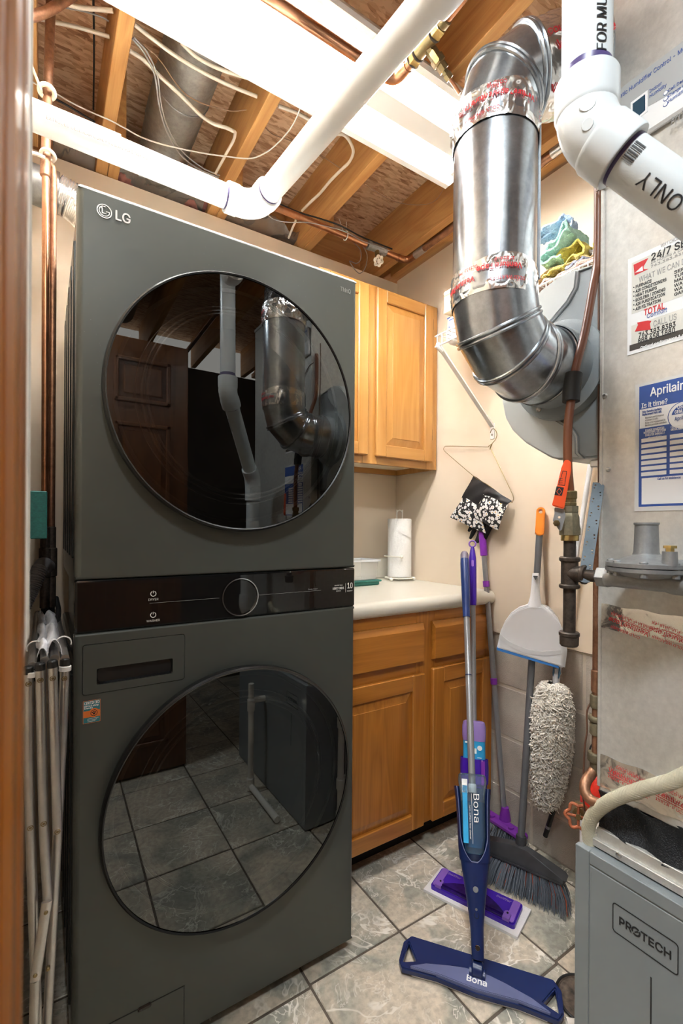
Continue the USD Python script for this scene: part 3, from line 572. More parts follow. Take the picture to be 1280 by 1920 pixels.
for s, p0, p1, h, m, b in (('WHY CHOOSE TOTAL', (1238, 464), (1305, 432), 6, 'print_grey', 0), ('24/7 SERVICE', (1219, 490), (1345, 430), 13, 'print_black', 1), ('24 HOURS A DAY - 7 DAYS', (1219, 495.5), (1330, 444.5), 4.4, 'print_grey', 0),
        ('763.383.8383  www', (1219, 502.5), (1325, 455.5), 4.4, 'print_grey', 0), ('WHAT WE CAN DO FOR', (1197, 530), (1320, 475), 10, 'print_grey', 0), ('763.383.8383', (1196, 634), (1266, 617), 9, 'print_black', 1), ('888.458.1880', (1195, 644.5), (1265, 627), 9, 'print_black', 1),
        ('Optimal performance & solutions', (1200, 655), (1310, 632), 5, 'print_white', 1), ('TOTAL', (1206, 592), (1246, 579), 11, 'print_red', 1), ('Comfort', (1212, 597), (1250, 584), 8, 'print_blue', 0), ('CALL US', (1224, 613), (1268, 601), 11, 'print_grey', 0)):
    tside(ps, 'lettering', s, p0, p1, h, MT[m], SX - .0003, bold=bool(b))
for k, (s, w) in enumerate((('FURNACE', 30), ('AIR CONDITIONERS', 58), ('HEAT PUMPS', 40), ('BOILERS / ZONING', 56), ('AIR PURIFICATION', 55), ('AIR FILTRATION', 47))):
    tside(ps, 'lettering', s, (1191, 541 + 8.3 * k), (1191 + w, 541 + 8.3 * k - .33 * w), 5.5, MT['print_black'], SX - .0003, bold=True)
    quad(ps, 'bullet', [YZ(1187 + a, 540 + 8.2 * k + b, SX) for a, b in ((0, 0), (2, 0), (2, -2), (0, -2))], MT['print_black'], SX, .0004)
for k, s in enumerate(('SERVICE', 'TUNE UPS', 'MAINTENANCE', 'WATER HEATERS', 'WATER SOFTENER', 'GARAGE')):
    tside(ps, 'lettering', s, (1263, 514 + 8.3 * k), (1263 + 6.6 * len(s), 514 + 8.3 * k - 3.0 * len(s)), 5.5, MT['print_black'], SX - .0003, bold=True)
quad(ps, 'telephone', [YZ(a, b, SX) for a, b in ((1190, 622), (1196, 609), (1194, 605), (1214, 601), (1221, 602), (1218, 607), (1220, 618), (1196, 621))], MT['print_red'], SX, .0005)
# filter reminder label
lb = Thing('filter_label', 'blue and white filter change reminder label below the poster on the plenum', 'label', base=(SX, .33, 1.33))
lb.part('sheet', bx(SX, PX, .245, .4245, 1.2245, 1.4525), MT['paper_grey'])
quad(lb, 'blue_field', [(.2455, 1.4475), (.4175, 1.4475), (.4175, 1.2325), (.2455, 1.2325)], MT['print_blue'], SX, .0002)
quad(lb, 'white_field', [(.2455, 1.406), (.4165, 1.406), (.4165, 1.372), (.2455, 1.372)], MT['paper_white'], SX, .0004); quad(lb, 'white_field', [(.2455, 1.283), (.4125, 1.283), (.4125, 1.2365), (.2455, 1.2365)], MT['paper_white'], SX, .0004)
for c, (ya, yb) in enumerate(((.4135, .3735), (.3685, .3285), (.3235, .2835))):
    for k in range(7): quad(lb, 'blank_row', [(yb, 1.3535 - .01 * k), (ya, 1.3535 - .01 * k), (ya, 1.3467 - .01 * k), (yb, 1.3467 - .01 * k)], MT['paper_white'], SX, .0004)
for s, p0, p1, h, m, b in (('Aprilaire', (1218, 743), (1292, 727), 15, 'print_white', 1), ('Is it time?', (1202, 766), (1251, 757), 9, 'print_white', 1), ('Only Genuine Aprilaire', (1203.5, 775), (1240, 769), 4, 'print_blue', 1), ('Replacement Parts will:', (1203.5, 780), (1240, 774), 4, 'print_blue', 1),
        ('Maintain performance', (1209, 785.5), (1244, 780), 3.6, 'print_grey', 0), ('at peak levels.', (1209, 790), (1234, 786), 3.6, 'print_grey', 0), ('Keep your equipment in', (1209, 795), (1247, 790), 3.6, 'print_grey', 0), ('the best possible condition.', (1209, 799.5), (1250, 794.5), 3.6, 'print_grey', 0),
        ('CHANGE HUMIDIFIER', (1209, 809.5), (1245, 804.5), 4, 'print_white', 1), ('WATER PANEL OR STEAM', (1206, 814), (1248, 808.5), 4, 'print_white', 1), ('CANISTER ANNUALLY', (1209, 818.5), (1246, 813.5), 4, 'print_white', 1), ('Changeout Date:', (1215, 823), (1240, 820), 3.4, 'print_white', 1), ('CHANGE AIR', (1257, 803), (1283, 799), 4, 'print_white', 1), ('MEDIA ANNUALLY', (1257, 808), (1292, 803), 4, 'print_white', 1),
        ('Call us for assistance:', (1232, 900), (1276, 896.5), 4.2, 'print_blue', 1)):
    tside(lb, 'lettering', s, p0, p1, h, MT[m], SX - .0005, bold=bool(b))
c0 = YZ(1281, 778, SX); ring = ext(disc(.023, -c0[0], c0[1]), .0002, (SX - .0003, 0, 0), YM, ZM); lb.part('round_seal', ring, MT['paper_white'], smooth=False)
lb.part('seal_ring', ext(disc(.0232, -c0[0], c0[1]).difference(disc(.0222, -c0[0], c0[1])).union(disc(.0175, -c0[0], c0[1]).intersection(sg.box(-c0[0] - .02, c0[1] + .003, -c0[0] + .02, c0[1] + .02))), .0003, (SX - .0004, 0, 0), YM, ZM), MT['print_blue'], smooth=False)
tside(lb, 'lettering', 'USE', (1269, 767), (1284, 764), 7, MT['print_white'], SX - .0009, bold=True); tside(lb, 'lettering', 'GENUINE', (1264, 776), (1293, 771), 6, MT['print_white'], SX - .0009, bold=True); tside(lb, 'lettering', 'Aprilaire', (1264, 789), (1294, 785), 7, MT['print_blue'], SX - .0009)
# humidifier control
HX = PX - .012
hc = Thing('humidifier_control', 'grey and white humidifier control panel high on the plenum', 'control panel', base=(HX, .35, 1.95))
hc.part('housing', bx(HX, PX, .20, .475, 1.888, 2.004, .004), MT['paper_white'])
quad(hc, 'grey_panel', [(.205, 2.001), (.472, 2.001), (.472, 1.945), (.43, 1.938), (.39, 1.931), (.35, 1.926), (.205, 1.915)], MT['paper_panel'], HX, .0004)
for s, p0, p1, h, m in (('Automatic Humidifier Control - Model', (1137, 203), (1300, 96), 7.5, 'print_blue'), ('Indoor', (1217, 175), (1240, 162), 6.5, 'print_blue'), ('Humidity', (1217, 184.5), (1249, 166), 6.5, 'print_blue'), ('Call Dealer', (1252, 173), (1292, 151), 5.5, 'print_blue'), ('Change Water Panel', (1252, 183), (1318, 150), 5.5, 'print_blue'), ('Humidifier On', (1252, 193), (1300, 169), 5.5, 'print_blue'), ('Aprilaire', (1257, 235), (1305, 213), 13, 'print_grey')):
    tside(hc, 'lettering', s, p0, p1, h, MT[m], HX - .0006)
quad(hc, 'display_frame', [YZ(1182, 193, HX), YZ(1214, 169, HX), YZ(1214, 209, HX), YZ(1182, 233, HX)], MT['paper_white'], HX, .0006)
quad(hc, 'display', [YZ(1186, 195, HX), YZ(1209.5, 177, HX), YZ(1209.5, 207, HX), YZ(1186, 228, HX)], MT['display_dark'], HX - .0004, .0004)
for k, (a, b) in enumerate(((1248, 174.5), (1248, 185), (1247.5, 195.5))):
    q = at(a, b, X=HX); hc.part('indicator', lathe([(0, .0012), (.003, .001), (.003, 0)], q, (-1, 0, 0), 16), MT['print_white']); hc.part('indicator_ring', torus(q, (1, 0, 0), .0034, .0006, 20, 6), MT['print_blue'])
# furnace cabinet
CX = .870
fc = Thing('furnace_cabinet', 'grey steel furnace cabinet with a black framed emblem at the lower right', 'furnace', base=(1.15, .15, 0))
fc.part('casing', bx(CX, 1.45, -.25, .512, .004, .585, .004), MT['furnace_grey'])
yl = YZ(1105, 1700, CX)[0]
fc.part('side_panel', bx(CX - .0015, CX + .01, -.22, yl - .0008, .02, .560, .001), MT['furnace_grey']); fc.part('corner_fold', bx(CX - .0022, CX + .01, yl + .0006, .5125, .012, .586, .001), MT['furnace_grey']); fc.part('top_fold', bx(CX - .0022, CX + .01, -.25, yl, .5635, .586, .001), MT['furnace_grey'])
lx = CX - .0018
T4 = [YZ(1148, 1690, lx), YZ(1272, 1774, lx), YZ(1272, 1846, lx), YZ(1148, 1755, lx)]
zc_, y_a, y_b = (.5205 + .470) / 2, T4[0][0], T4[1][0]; hw, hh = (y_a - y_b) / 2, .0262; cy_ = -(y_a + y_b) / 2
lg = fc.part('emblem_frame', ext(rrect(2 * hw, 2 * hh, .006, cy_, zc_).difference(rrect(2 * hw - .0032, 2 * hh - .0032, .0045, cy_, zc_)), .0004, (lx, 0, 0), YM, ZM), MT['print_black'], smooth=False)
for s_, f0_, f1_ in (('PR', 0, .265), ('TECH', .435, 1.0)): fc.part('lettering', text(s_, .0135, (lx - .0001, -(cy_ - hw * .80 + hw * 1.6 * f0_), zc_ - .0065), YM, ZM, .0005, hw * 1.6 * (f1_ - f0_), True), MT['print_black'], smooth=False, under=lg)
oc = (cy_ - hw * .80 + hw * 1.6 * .352, zc_ + .0002)
fc.part('emblem_letter', ext(disc(.0075, *oc).difference(disc(.0048, *oc)).difference(sa.rotate(sg.box(oc[0] - .001, oc[1] - .01, oc[0] + .001, oc[1] + .01), -50)).union(sa.rotate(sg.box(oc[0] - .0025, oc[1] - .001, oc[0] + .004, oc[1] + .001), 40)), .0005, (lx - .0001, 0, 0), YM, ZM), MT['print_black'], smooth=False, under=lg)
ys = YZ(1220, 1850, lx)[0]; fc.part('marker_line', bx(lx - .0003, lx + .001, ys - .0011, ys + .0011, .30, .436), MT['print_black'])
# humidifier with round collar
hx = .930
hm = Thing('humidifier', 'grey plastic bypass humidifier joined to the round duct', 'humidifier', base=(1.05, .55, 1.33))
outl = [(.487, 1.722), (.564, 1.735), (.60, 1.735), (.64, 1.725), (.68, 1.69), (.715, 1.63), (.738, 1.56), (.742, 1.50), (.732, 1.458), (.712, 1.425), (.674, 1.388), (.613, 1.348), (.594, 1.341), (.503, 1.334), (.487, 1.334)]
def rounded(pts, r): return sg.Polygon(pts).buffer(-r).buffer(r, quad_segs=6)
p = sg.Polygon([(-y, z) for y, z in outl]); inner = sg.Polygon([(-y, z) for y, z in [(.487, 1.720), (.553, 1.729), (.557, 1.695), (.575, 1.672), (.62, 1.64), (.64, 1.60), (.64, 1.46), (.565, 1.405), (.553, 1.385), (.552, 1.352), (.54, 1.338), (.487, 1.336)]])
hm.part('cover', T3([ext(p.difference(inner.buffer(.001)), .30, (1.235, 0, 0), YM, ZM), ext(p.difference(inner.buffer(.001)).buffer(-.004), .004, (.935 + .0001, 0, 0), YM, ZM)]), MT['humid_light'], 'lighter curved cover')
hm.part('housing', T3([ext(inner, .295, (1.235, 0, 0), YM, ZM), ext(inner.buffer(-.0035), .003, (.9405, 0, 0), YM, ZM)]), MT['humid_dark'])
hm.part('collar_boss', lathe([(.0, .0), (.105, .0), (.102, .018), (.09, .021), (0, .021)], (.934, .590, 1.530), (-1, 0, 0), 48), MT['humid_dark'])
hm.part('collar', lathe([(.081, 0), (.081, .05), (.079, .05), (.079, 0)], (.918, .590, 1.530), (-1, 0, 0), 48, close=True), MT['humid_dark'])
hm.part('bracket', bx(.94, 1.2, .489, .53, 1.318, 1.333, .002), MT['steel'])
for a, b in ((1073, 674), (1010, 768)):
    q = at(a, b, X=.912); hm.part('screw', lathe([(0, .004), (.003, .0035), (.0055, .002), (.0055, 0)], q, (-1, 0, 0), 12), MT['steel'])
# ------------------------------------------------------------------ round bypass duct with gored elbows
DC, DR = V(.7214, .5947), .0762
bd = Thing('bypass_duct', 'shiny galvanised round duct with gored elbows at both ends', 'duct', base=(DC[0], DC[1], 1.53))
def ringpts(c, d, r, seg=48, ref=V(0, 1, 0)):
    d = unit(d); x = unit(ref - np.dot(ref, d) * d); y = np.cross(d, x); a = np.linspace(0, 2 * PI, seg, endpoint=False)
    return np.asarray(c) + r * (np.cos(a)[:, None] * x + np.sin(a)[:, None] * y)
def gore(c0, d0, c1, d1, r, ref, seg=48):
    a, b = ringpts(c0, d0, r, seg, ref), ringpts(c1, d1, r, seg, ref); v = np.vstack([a, b]); f = []
    for j in range(seg):
        k = (j + 1) % seg; f += [[j, k, seg + k], [j, seg + k, seg + j]]
    return trimesh.Trimesh(v, np.array(f), process=False)
def elbow(T, c, d0, d1, R, r, total, n, name='elbow_gore', m='duct_metal', bead=.0045):
    """n gores from direction d0 to d1, starting at c; returns the end"""
    d0, d1 = unit(d0), unit(d1); w = unit(d1 - np.dot(d1, d0) * d0); O = np.asarray(c) + w * R; ref = np.cross(d0, w)
    pos = lambda a: O - w * R * math.cos(a) + d0 * R * math.sin(a); dr_ = lambda a: d0 * math.cos(a) + w * math.sin(a)
    for i in range(n):
        a, b = total * i / n, total * (i + 1) / n
        g = T.part(name, gore(pos(a), dr_(a), pos(b), dr_(b), r, ref), MT[m], smooth=30)
        T.part('seam_bead', T3([torus(pos(b) + dr_(b) * k, dr_(b), r + .0005, bead * .75, 56, 8) for k in (-.004, .004)]), MT[m], under=g)
    return pos(total), dr_(total)
ez = 1.623
d3 = lambda z: V(DC[0], DC[1], z)
bd.part('pipe', lathe([(DR, 1.64), (DR, 1.95)], d3(0), (0, 0, 1), 64), MT['duct_metal'])
bd.part('crimped_end', lathe([(DR + .002, ez), (DR + .002, 1.65), (DR, 1.653)], d3(0), (0, 0, 1), 64), MT['duct_metal'])
bd.part('lock_seam', bx(DC[0] + .056, DC[0] + .062, DC[1] - .058, DC[1] - .052, 1.66, 1.95, .002), MT['duct_metal'])
e, dd = elbow(bd, d3(ez), (0, 0, -1), (1, 0, 0), .093, DR + .002, PI / 2, 3)
bd.part('collar_end', lathe([(DR + .002, 0), (DR + .002, .055), (DR + .004, .056), (DR + .004, .062), (DR, .062)], e, dd, 56), MT['duct_metal'])
HD = unit(V(.85, -.53, 0))
bd.part('crimped_end', lathe([(DR + .002, 1.93), (DR + .002, 1.966)], d3(0), (0, 0, 1), 64), MT['duct_metal'])
e2_, d2_ = elbow(bd, d3(1.972), (0, 0, 1), HD, .085, DR + .002, math.radians(70), 2, bead=.0055)
bd.part('pipe', lathe([(DR, 0), (DR, .13)], e2_, d2_, 56), MT['duct_metal'])
def round_tape(o, d, r, h0, h1, seed, ang=(0, 2 * PI), amp=.0045, ref=V(0, 1, 0)):
    x, y, dn = basis(d)
    def fn(u, v):
        a = ang[0] + (ang[1] - ang[0]) * u; h = h0 + (h1 - h0) * v + .004 * np.sin(a * 3 + seed) * (v > .5)
        w = meshkit.fbm(np.stack([np.cos(a) * 3.2 + seed, np.sin(a) * 3.2, h * 14], 1), 4, seed); ridge = np.clip(1 - np.abs(w - .5) * 9, 0, 1) ** 2
        rr = r + .0009 + amp * ridge * np.sin(PI * np.clip(v, .02, .98)) ** .5
        return np.asarray(o) + rr[:, None] * (np.cos(a)[:, None] * x + np.sin(a)[:, None] * y) + h[:, None] * dn
    return grid(fn, 150, 22)
def ring_print(T, under, o, d, r, ref, rows):
    """red print running around a pipe: rows of (text, height, position along the axis, angle, bold, flip)"""
    for s, h, along, a, b, fl in rows:
        m = text(s, h, (0, 0, 0), (1, 0, 0), (0, 1, 0), .0006, bold=b); m = dense(m, .012); v = m.vertices.copy()
        m.vertices = np.stack([v[:, 1], -v[:, 0], v[:, 2]], 1) if not fl else np.stack([-v[:, 1], v[:, 0], v[:, 2]], 1)
        T.part('tape_print', wrap(m, np.asarray(o) + unit(d) * along, d, ref, r, a), MT['print_red'], smooth=False, under=under)
ta = bd.part('foil_tape', round_tape(d3(0), (0, 0, 1), DR, 1.612, 1.672, 3), MT['foil'], 'crumpled foil tape above the lower elbow', smooth=40)
tb = bd.part('foil_tape', round_tape(d3(0), (0, 0, 1), DR + .001, 1.915, 1.980, 8, amp=.006), MT['foil'], 'crumpled foil tape below the upper elbow', smooth=40)
td = bd.part('foil_tape', round_tape(e2_, d2_, DR, .01, .128, 5, amp=.003), MT['foil'], 'foil wrapped over the upper duct run', smooth=40)
toCam = unit(V(0, 0, 0) - V(DC[0], DC[1], 0))
ring_print(bd, ta, d3(0), (0, 0, 1), DR + .0042, toCam, [('VentureTape', .0095, 1.655, .62, True, True), ('1581A-P', .0058, 1.665, .45, False, True), ('COLD WEATHER', .0058, 1.632, .70, False, True), ('UL181B-FX', .0050, 1.660, -.35, False, True), ('VentureTape', .0090, 1.642, -.42, True, True)])
ring_print(bd, tb, d3(0), (0, 0, 1), DR + .005, toCam, [('VentureTape', .0090, 1.955, .05, True, True), ('COLD WEATHER', .0058, 1.929, .10, False, True), ('COLD W', .0062, 1.972, .25, False, True), ('VentureTape', .0090, 1.955, .95, True, True), ('1581A', .0058, 1.967, .15, False, True)])
ref2 = unit(EYEP - e2_ - np.dot(EYEP - e2_, d2_) * d2_)
for s, h, a, al, b in (('VentureTape', .013, -.30, .02, True), ('1581A', .012, -.08, .03, False), ('COLD WEATHER', .010, -.62, .01, False), ('VentureTape', .012, .42, .01, True)):
    m = dense(text(s, h, (0, 0, 0), (1, 0, 0), (0, 1, 0), .0006, bold=b), .012)
    bd.part('tape_print', wrap(m, e2_ + d2_ * al, d2_, ref2, DR + .003, a), MT['print_red'], smooth=False, under=td)
# ------------------------------------------------------------------ white flue pipe with elbow
fp = Thing('flue_pipe', 'light grey plastic flue pipe with elbow and black ONLY print', 'pipe', base=(.596, .3436, 1.7))
PR = .0301; pc = V(.596, .3436, 0); d_s = unit(V(.38, -.44, -.60))
ztop = 1.775
fp.part('pipe', cyl(pc + V(0, 0, ztop - .02), pc + V(0, 0, 2.48), PR, seg=40), MT['pvc'])
w_ = unit(V(d_s[0], d_s[1], 0)); tot = math.acos(np.dot(V(0, 0, -1), d_s)); Rb = .062
cen = lambda a: pc + V(0, 0, ztop - .038) + w_ * Rb * (1 - math.cos(a)) - V(0, 0, 1) * Rb * math.sin(a)
body = tube([cen(a) for a in np.linspace(0, tot, 10)], PR + .006, 40, 1)
endp, dS = cen(tot), w_ * math.sin(tot) - V(0, 0, 1) * math.cos(tot)
el = fp.part('elbow', body, MT['pvc'], smooth=50)
fp.part('collar', lathe([(PR, 0), (PR + .0075, 0), (PR + .0085, .002), (PR + .0085, .038), (PR + .006, .044), (PR, .044)], pc + V(0, 0, ztop), (0, 0, -1), 48), MT['pvc'], under=el)
fp.part('collar', lathe([(PR, 0), (PR + .0075, 0), (PR + .0085, .002), (PR + .0085, .036), (PR + .006, .042), (PR, .042)], endp + dS * .036, -dS, 48), MT['pvc'], under=el)
q_ = endp + dS * .40
fp.part('pipe', cyl(endp, q_, PR, seg=40), MT['pvc']); fp.part('elbow', tube([q_ - dS * .05, q_, q_ + dS * .02 - V(0, 0, .03), q_ + dS * .024 - V(0, 0, .09)], PR + .006, 28, 5), MT['pvc'])
q_ = q_ + dS * .024; fp.part('pipe', cyl(q_ - V(0, 0, .05), V(q_[0], q_[1], .84), PR, seg=40), MT['pvc']); fp.part('elbow', tube([(q_[0], q_[1], .88), (q_[0], q_[1], .83), (q_[0] + .02, q_[1], .80), (q_[0] + .07, q_[1], .79)], PR + .006, 28, 5), MT['pvc'])
fp.part('primer_ring', lathe([(PR + .0003, 0), (PR + .0004, .014)], pc + V(0, 0, ztop), (0, 0, 1), 48), MT['primer_purple'], 'purple primer smear'); fp.part('primer_ring', lathe([(PR + .0003, 0), (PR + .0004, .005)], endp + dS * .036, dS, 48), MT['primer_purple'])
def knob_mark(a, up_, r, side):
    c = cen(a); dl = unit(w_ * math.sin(a) - V(0, 0, 1) * math.cos(a)); tc = unit(EYEP - c - np.dot(EYEP - c, dl) * dl); n_ = unit(tc * math.cos(side) + np.cross(dl, tc) * math.sin(side))
    return lathe([(0, .0010), (r * .93, .0010), (r, .0003), (r, -.004)], c + n_ * (PR + .0055), n_, 24)
fp.part('moulded_boss', knob_mark(.25, 0, .0095, -.15), MT['pvc'], under=el); fp.part('moulded_boss', knob_mark(.55, 0, .007, -.05), MT['pvc'], under=el)
tcam = unit((EYEP - pc) * [1, 1, 0])
m = dense(text('FOR MULTI', .0130, (0, 0, 0), (1, 0, 0), (0, 1, 0), .0004), .01)
fp.part('lettering', wrap(m, pc + V(0, 0, ztop + .012), (0, 0, 1), tcam, PR + .0006, .78), MT['print_black'], smooth=False)
tc2 = unit(EYEP - endp - np.dot(EYEP - endp, dS) * dS)
m = dense(text('ONLY', .0165, (0, 0, 0), (1, 0, 0), (0, 1, 0), .0004), .01); m.vertices[:, :2] *= -1; m.vertices[:, 0] += .118
fp.part('lettering', wrap(m, endp + dS * .02, dS, tc2, PR + .0004, -.12), MT['print_black'], smooth=False)
for k in range(13):
    y = -.0115 + .0018 * k; w = [.0004, .0007, .0011][(k * 7) % 3]
    fp.part('bar_code', wrap(dense(bx(.043, .058, y, y + w, 0, .0003), .006), endp, dS, tc2, PR + .0003, -.35), MT['print_black'], smooth=False)
# ------------------------------------------------------------------ gas line
GP = V(.8225, .5003, 0)
gt = Thing('gas_tube', 'brown coated flexible gas tube with a black rubber sleeve', 'pipe', base=(.83, .5, 1.3))
pts = [at(1121.5, 330, d=.915), at(1121, 400, d=.915), at(1119.5, 490, d=.912), at(1111, 541, d=.90), at(1096, 624, d=.885), at(1079, 690, d=.87), at(1071, 745, d=.868), at(1064.5, 800, d=.866), at(1064, 870, d=.865), GP + V(-.001, 0, 1.262)]
gt.part('tube', tube(pts, .0077, 14, 6), MT['tube_brown'])
gt.part('sleeve', tube([at(1075.5, 701, d=.871), at(1071.5, 728, d=.870), at(1070, 753, d=.869)], [.0150, .0154, .0154, .0150], 24, 6), MT['rubber'])
gv = Thing('gas_valve', 'aged brass gas valve with an orange lever handle', 'valve', base=(GP[0], GP[1], 1.17))
gz = lambda y: EYE - (y - HORIZON - 2.9) / F_PX * .865
hexp = lambda r, z0, z1, b=.0015: lathe([(0, z0), (r - b, z0), (r, z0 + b), (r, z1 - b), (r - b, z1), (0, z1)], GP, (0, 0, 1), 6)
rnd = lambda r, z0, z1, b=.001, s=24: lathe([(0, z0), (r - b, z0), (r, z0 + b), (r, z1 - b), (r - b, z1), (0, z1)], GP, (0, 0, 1), s)
for r, a, b, fn in ((.0135, 936, 921, hexp), (.0105, 943, 935, rnd), (.0125, 949, 942, hexp)): gv.part('flare_nut', fn(r, gz(a), gz(b)), MT['brass'], smooth=20)
gv.part('body', lathe([(.014, gz(1004)), (.0185, gz(1003)), (.0185, gz(991)), (.0170, gz(985)), (.0165, gz(970)), (.0135, gz(962)), (.0145, gz(960)), (.0145, gz(949)), (0, gz(949))], GP, (0, 0, 1), 8), MT['brass_old'], smooth=20)
gv.part('collar', rnd(.0155, gz(1014), gz(1003)), MT['brass_bright'])
cq = [at(a, b, d=.835) for a, b in ((1058, 864), (1064, 863), (1070, 868), (1070, 883), (1057, 955), (1034, 948), (1045, 907), (1052, 878))]
def facing(pts_, t, r=.0): # thickens an outline along the sight line's horizontal direction
    o = np.mean(pts_, 0); nrm = unit((EYEP - o) * [1, 1, 0]); x = unit(np.cross(V(0, 0, 1), nrm)); y = V(0, 0, 1)
    pl2 = [((p - o) @ x, (p - o) @ y) for p in pts_]; pol = sg.Polygon(pl2)
    if r: pol = pol.buffer(-r).buffer(r, quad_segs=4)
    return pol, o, x, y, nrm
pol, o, x, y, nrm = facing(cq, .006, .0035)
hd = gv.part('lever', T3([ext(pol, .006, o, x, y), ext(pol.buffer(-.002), .0015, o + nrm * .0055, x, y)]), MT['valve_orange'], 'orange lever', smooth=False)
def onlever(px_, py_): p = at(px_, py_, d=.835) - o; return (p @ x, p @ y)
lines = sg.Polygon([onlever(*q) for q in ((1055, 884), (1062, 885), (1058, 911), (1047, 909))]); gv.part('print_frame', ext(lines.buffer(.0006).difference(lines.buffer(-.0004)), .0003, o + nrm * .0070, x, y), MT['print_black'], smooth=False, under=hd)
gv.part('print_block', ext(sg.Polygon([onlever(*q) for q in ((1043, 912), (1057, 915), (1053, 930), (1039, 928))]), .0003, o + nrm * .0070, x, y), MT['print_black'], smooth=False, under=hd)
b0 = onlever(1048, 922); gv.part('print_diamond', ext(sg.Polygon([(b0[0] - .004, b0[1]), (b0[0], b0[1] + .006), (b0[0] + .004, b0[1]), (b0[0], b0[1] - .006)]).exterior.buffer(.0004), .0002, o + nrm * .0073, x, y), MT['valve_orange'], smooth=False, under=hd)
for k in range(3): b0 = onlever(1051, 898 + 4 * k); gv.part('fine_print', ext(sg.box(b0[0] - .003, b0[1] - .0004, b0[0] + .003, b0[1] + .0004), .0003, o + nrm * .0070, x, y), MT['print_black'], smooth=False, under=hd)
pol2, o2, x2, y2, n2 = facing([at(a, b, d=.842) for a, b in ((1039, 951), (1057, 955), (1060, 967), (1053, 993), (1049, 996), (1045, 990), (1036, 976), (1039, 963))], .003, .002)
gv.part('lever_plate', ext(pol2.difference(sg.Point(*[((at(1048, 970, d=.842) - o2) @ a) for a in (x2, y2)]).buffer(.0022)), .0025, o2, x2, y2), MT['grey_cast'], smooth=False)
q = at(1043, 981, d=.838); gv.part('stem_nut', lathe([(0, -.016), (.006, -.016), (.006, .006), (.003, .006), (.003, .010), (0, .010)], q, unit((EYEP - q) * [1, 1, 0]), 6), MT['brass'], smooth=20)
gp = Thing('gas_drip_leg', 'black iron gas pipe with tee and capped drip leg below the valve', 'pipe', base=(GP[0], GP[1], .97))
gp.part('nipple', rnd(.01067, gz(1048), gz(1012)), MT['black_iron'])
gp.part('tee', T3([rnd(.0148, gz(1098), gz(1048)), rnd(.0180, gz(1053), gz(1044), .002), rnd(.0180, gz(1103), gz(1095), .002), cyl(GP + V(0, 0, gz(1075)), GP + V(0, -.030, gz(1075)), .0145), cyl(GP + V(0, -.024, gz(1075)), GP + V(0, -.032, gz(1075)), .0175, b=.002)]), MT['black_iron'])
gp.part('drip_leg', rnd(.01067, gz(1187), gz(1100)), MT['black_iron']); gp.part('cap', T3([rnd(.0178, gz(1193), gz(1184), .002), lathe([(0, gz(1211)), (.014, gz(1211)), (.0162, gz(1208)), (.0165, gz(1193)), (0, gz(1193))], GP, (0, 0, 1), 20)]), MT['black_iron'])
RZ = gz(1076)
gp.part('nipple', cyl(GP + V(0, -.03, RZ), GP + V(0, -.068, RZ), .01067), MT['black_iron'])
gr = Thing('gas_regulator', 'cast grey gas pressure regulator with a round lid and chimney', 'regulator', base=(GP[0], .37, RZ))
gr.part('union_nut', lathe([(0, 0), (.0165, 0), (.0185, .002), (.0185, .016), (.016, .018), (0, .018)], (GP[0], .447, RZ), (0, -1, 0), 6), MT['grey_cast'], smooth=20)
gr.part('body', lathe([(0, 0), (.0175, 0), (.0155, .008), (.0155, .09), (.018, .1), (.018, .13), (0, .13)], (GP[0], .431, RZ), (0, -1, 0), 24), MT['grey_cast'])
rc = V(GP[0], .366, RZ + .016)
lid = gr.part('diaphragm_lid', lathe([(0, .028), (.02, .027), (.042, .018), (.056, .0145), (.0615, .0135), (.0615, .0075), (.057, .0065), (.0615, .0055), (.0615, 0), (.05, -.006), (.02, -.012), (0, -.012)], rc, (0, 0, 1), 48), MT['grey_cast'])
for k in range(8):
    q = rc + .054 * V(math.cos(k * PI / 4 + .3), math.sin(k * PI / 4 + .3), 0); gr.part('lid_lug', lathe([(0, -.007), (.006, -.007), (.006, .016), (.004, .018), (0, .018)], q, (0, 0, 1), 10), MT['grey_cast'], under=lid)
gr.part('outlet_pipe', tube([(GP[0], .31, RZ), (GP[0], .20, RZ), (GP[0], .165, RZ), (GP[0] + .02, .15, RZ), (.902, .15, RZ)], .0107, 16, 4), MT['black_iron'])
gr.part('chimney', lathe([(.0215, .022), (.018, .03), (.0165, .074), (.0178, .075), (.0178, .078), (0, .078)], rc + V(0, .004, 0), (0, 0, 1), 32), MT['grey_cast'])
gr.part('vent_boss', lathe([(0, 0), (.0105, 0), (.0098, .022), (0, .022)], rc + V(-.03, -.042, .012), (0, 0, 1), 20), MT['grey_cast']); gr.part('vent_plug', lathe([(0, .022), (.006, .022), (.006, .027), (.0095, .027), (.0095, .031), (0, .031)], rc + V(-.03, -.042, .012), (0, 0, 1), 6), MT['brass_bright'], smooth=20)
sp = Thing('perforated_strap', 'perforated grey steel hanger strap beside the plenum edge', 'strap', base=(.86, .47, 1.1))
sa_, sb_ = at(1122, 905, d=.895), at(1096.5, 1082, d=.832); ax_ = unit(sb_ - sa_); sx_ = unit(np.cross(ax_, unit(EYEP - sa_))); L_ = np.linalg.norm(sb_ - sa_)
pol = sg.box(0, -.0100, L_ - .002, .0100).union(sg.Point(L_ - .002, 0).buffer(.0125))
for k in range(12): pol = pol.difference(disc(.0016, .006 + .0150 * k, .005 * (-1) ** k, 6)).difference(disc(.0012, .0125 + .0150 * k, .006 * (-1) ** k, 6))
sp.part('band', ext(pol, .002, sa_, ax_, sx_), MT['strap_steel'], smooth=False)
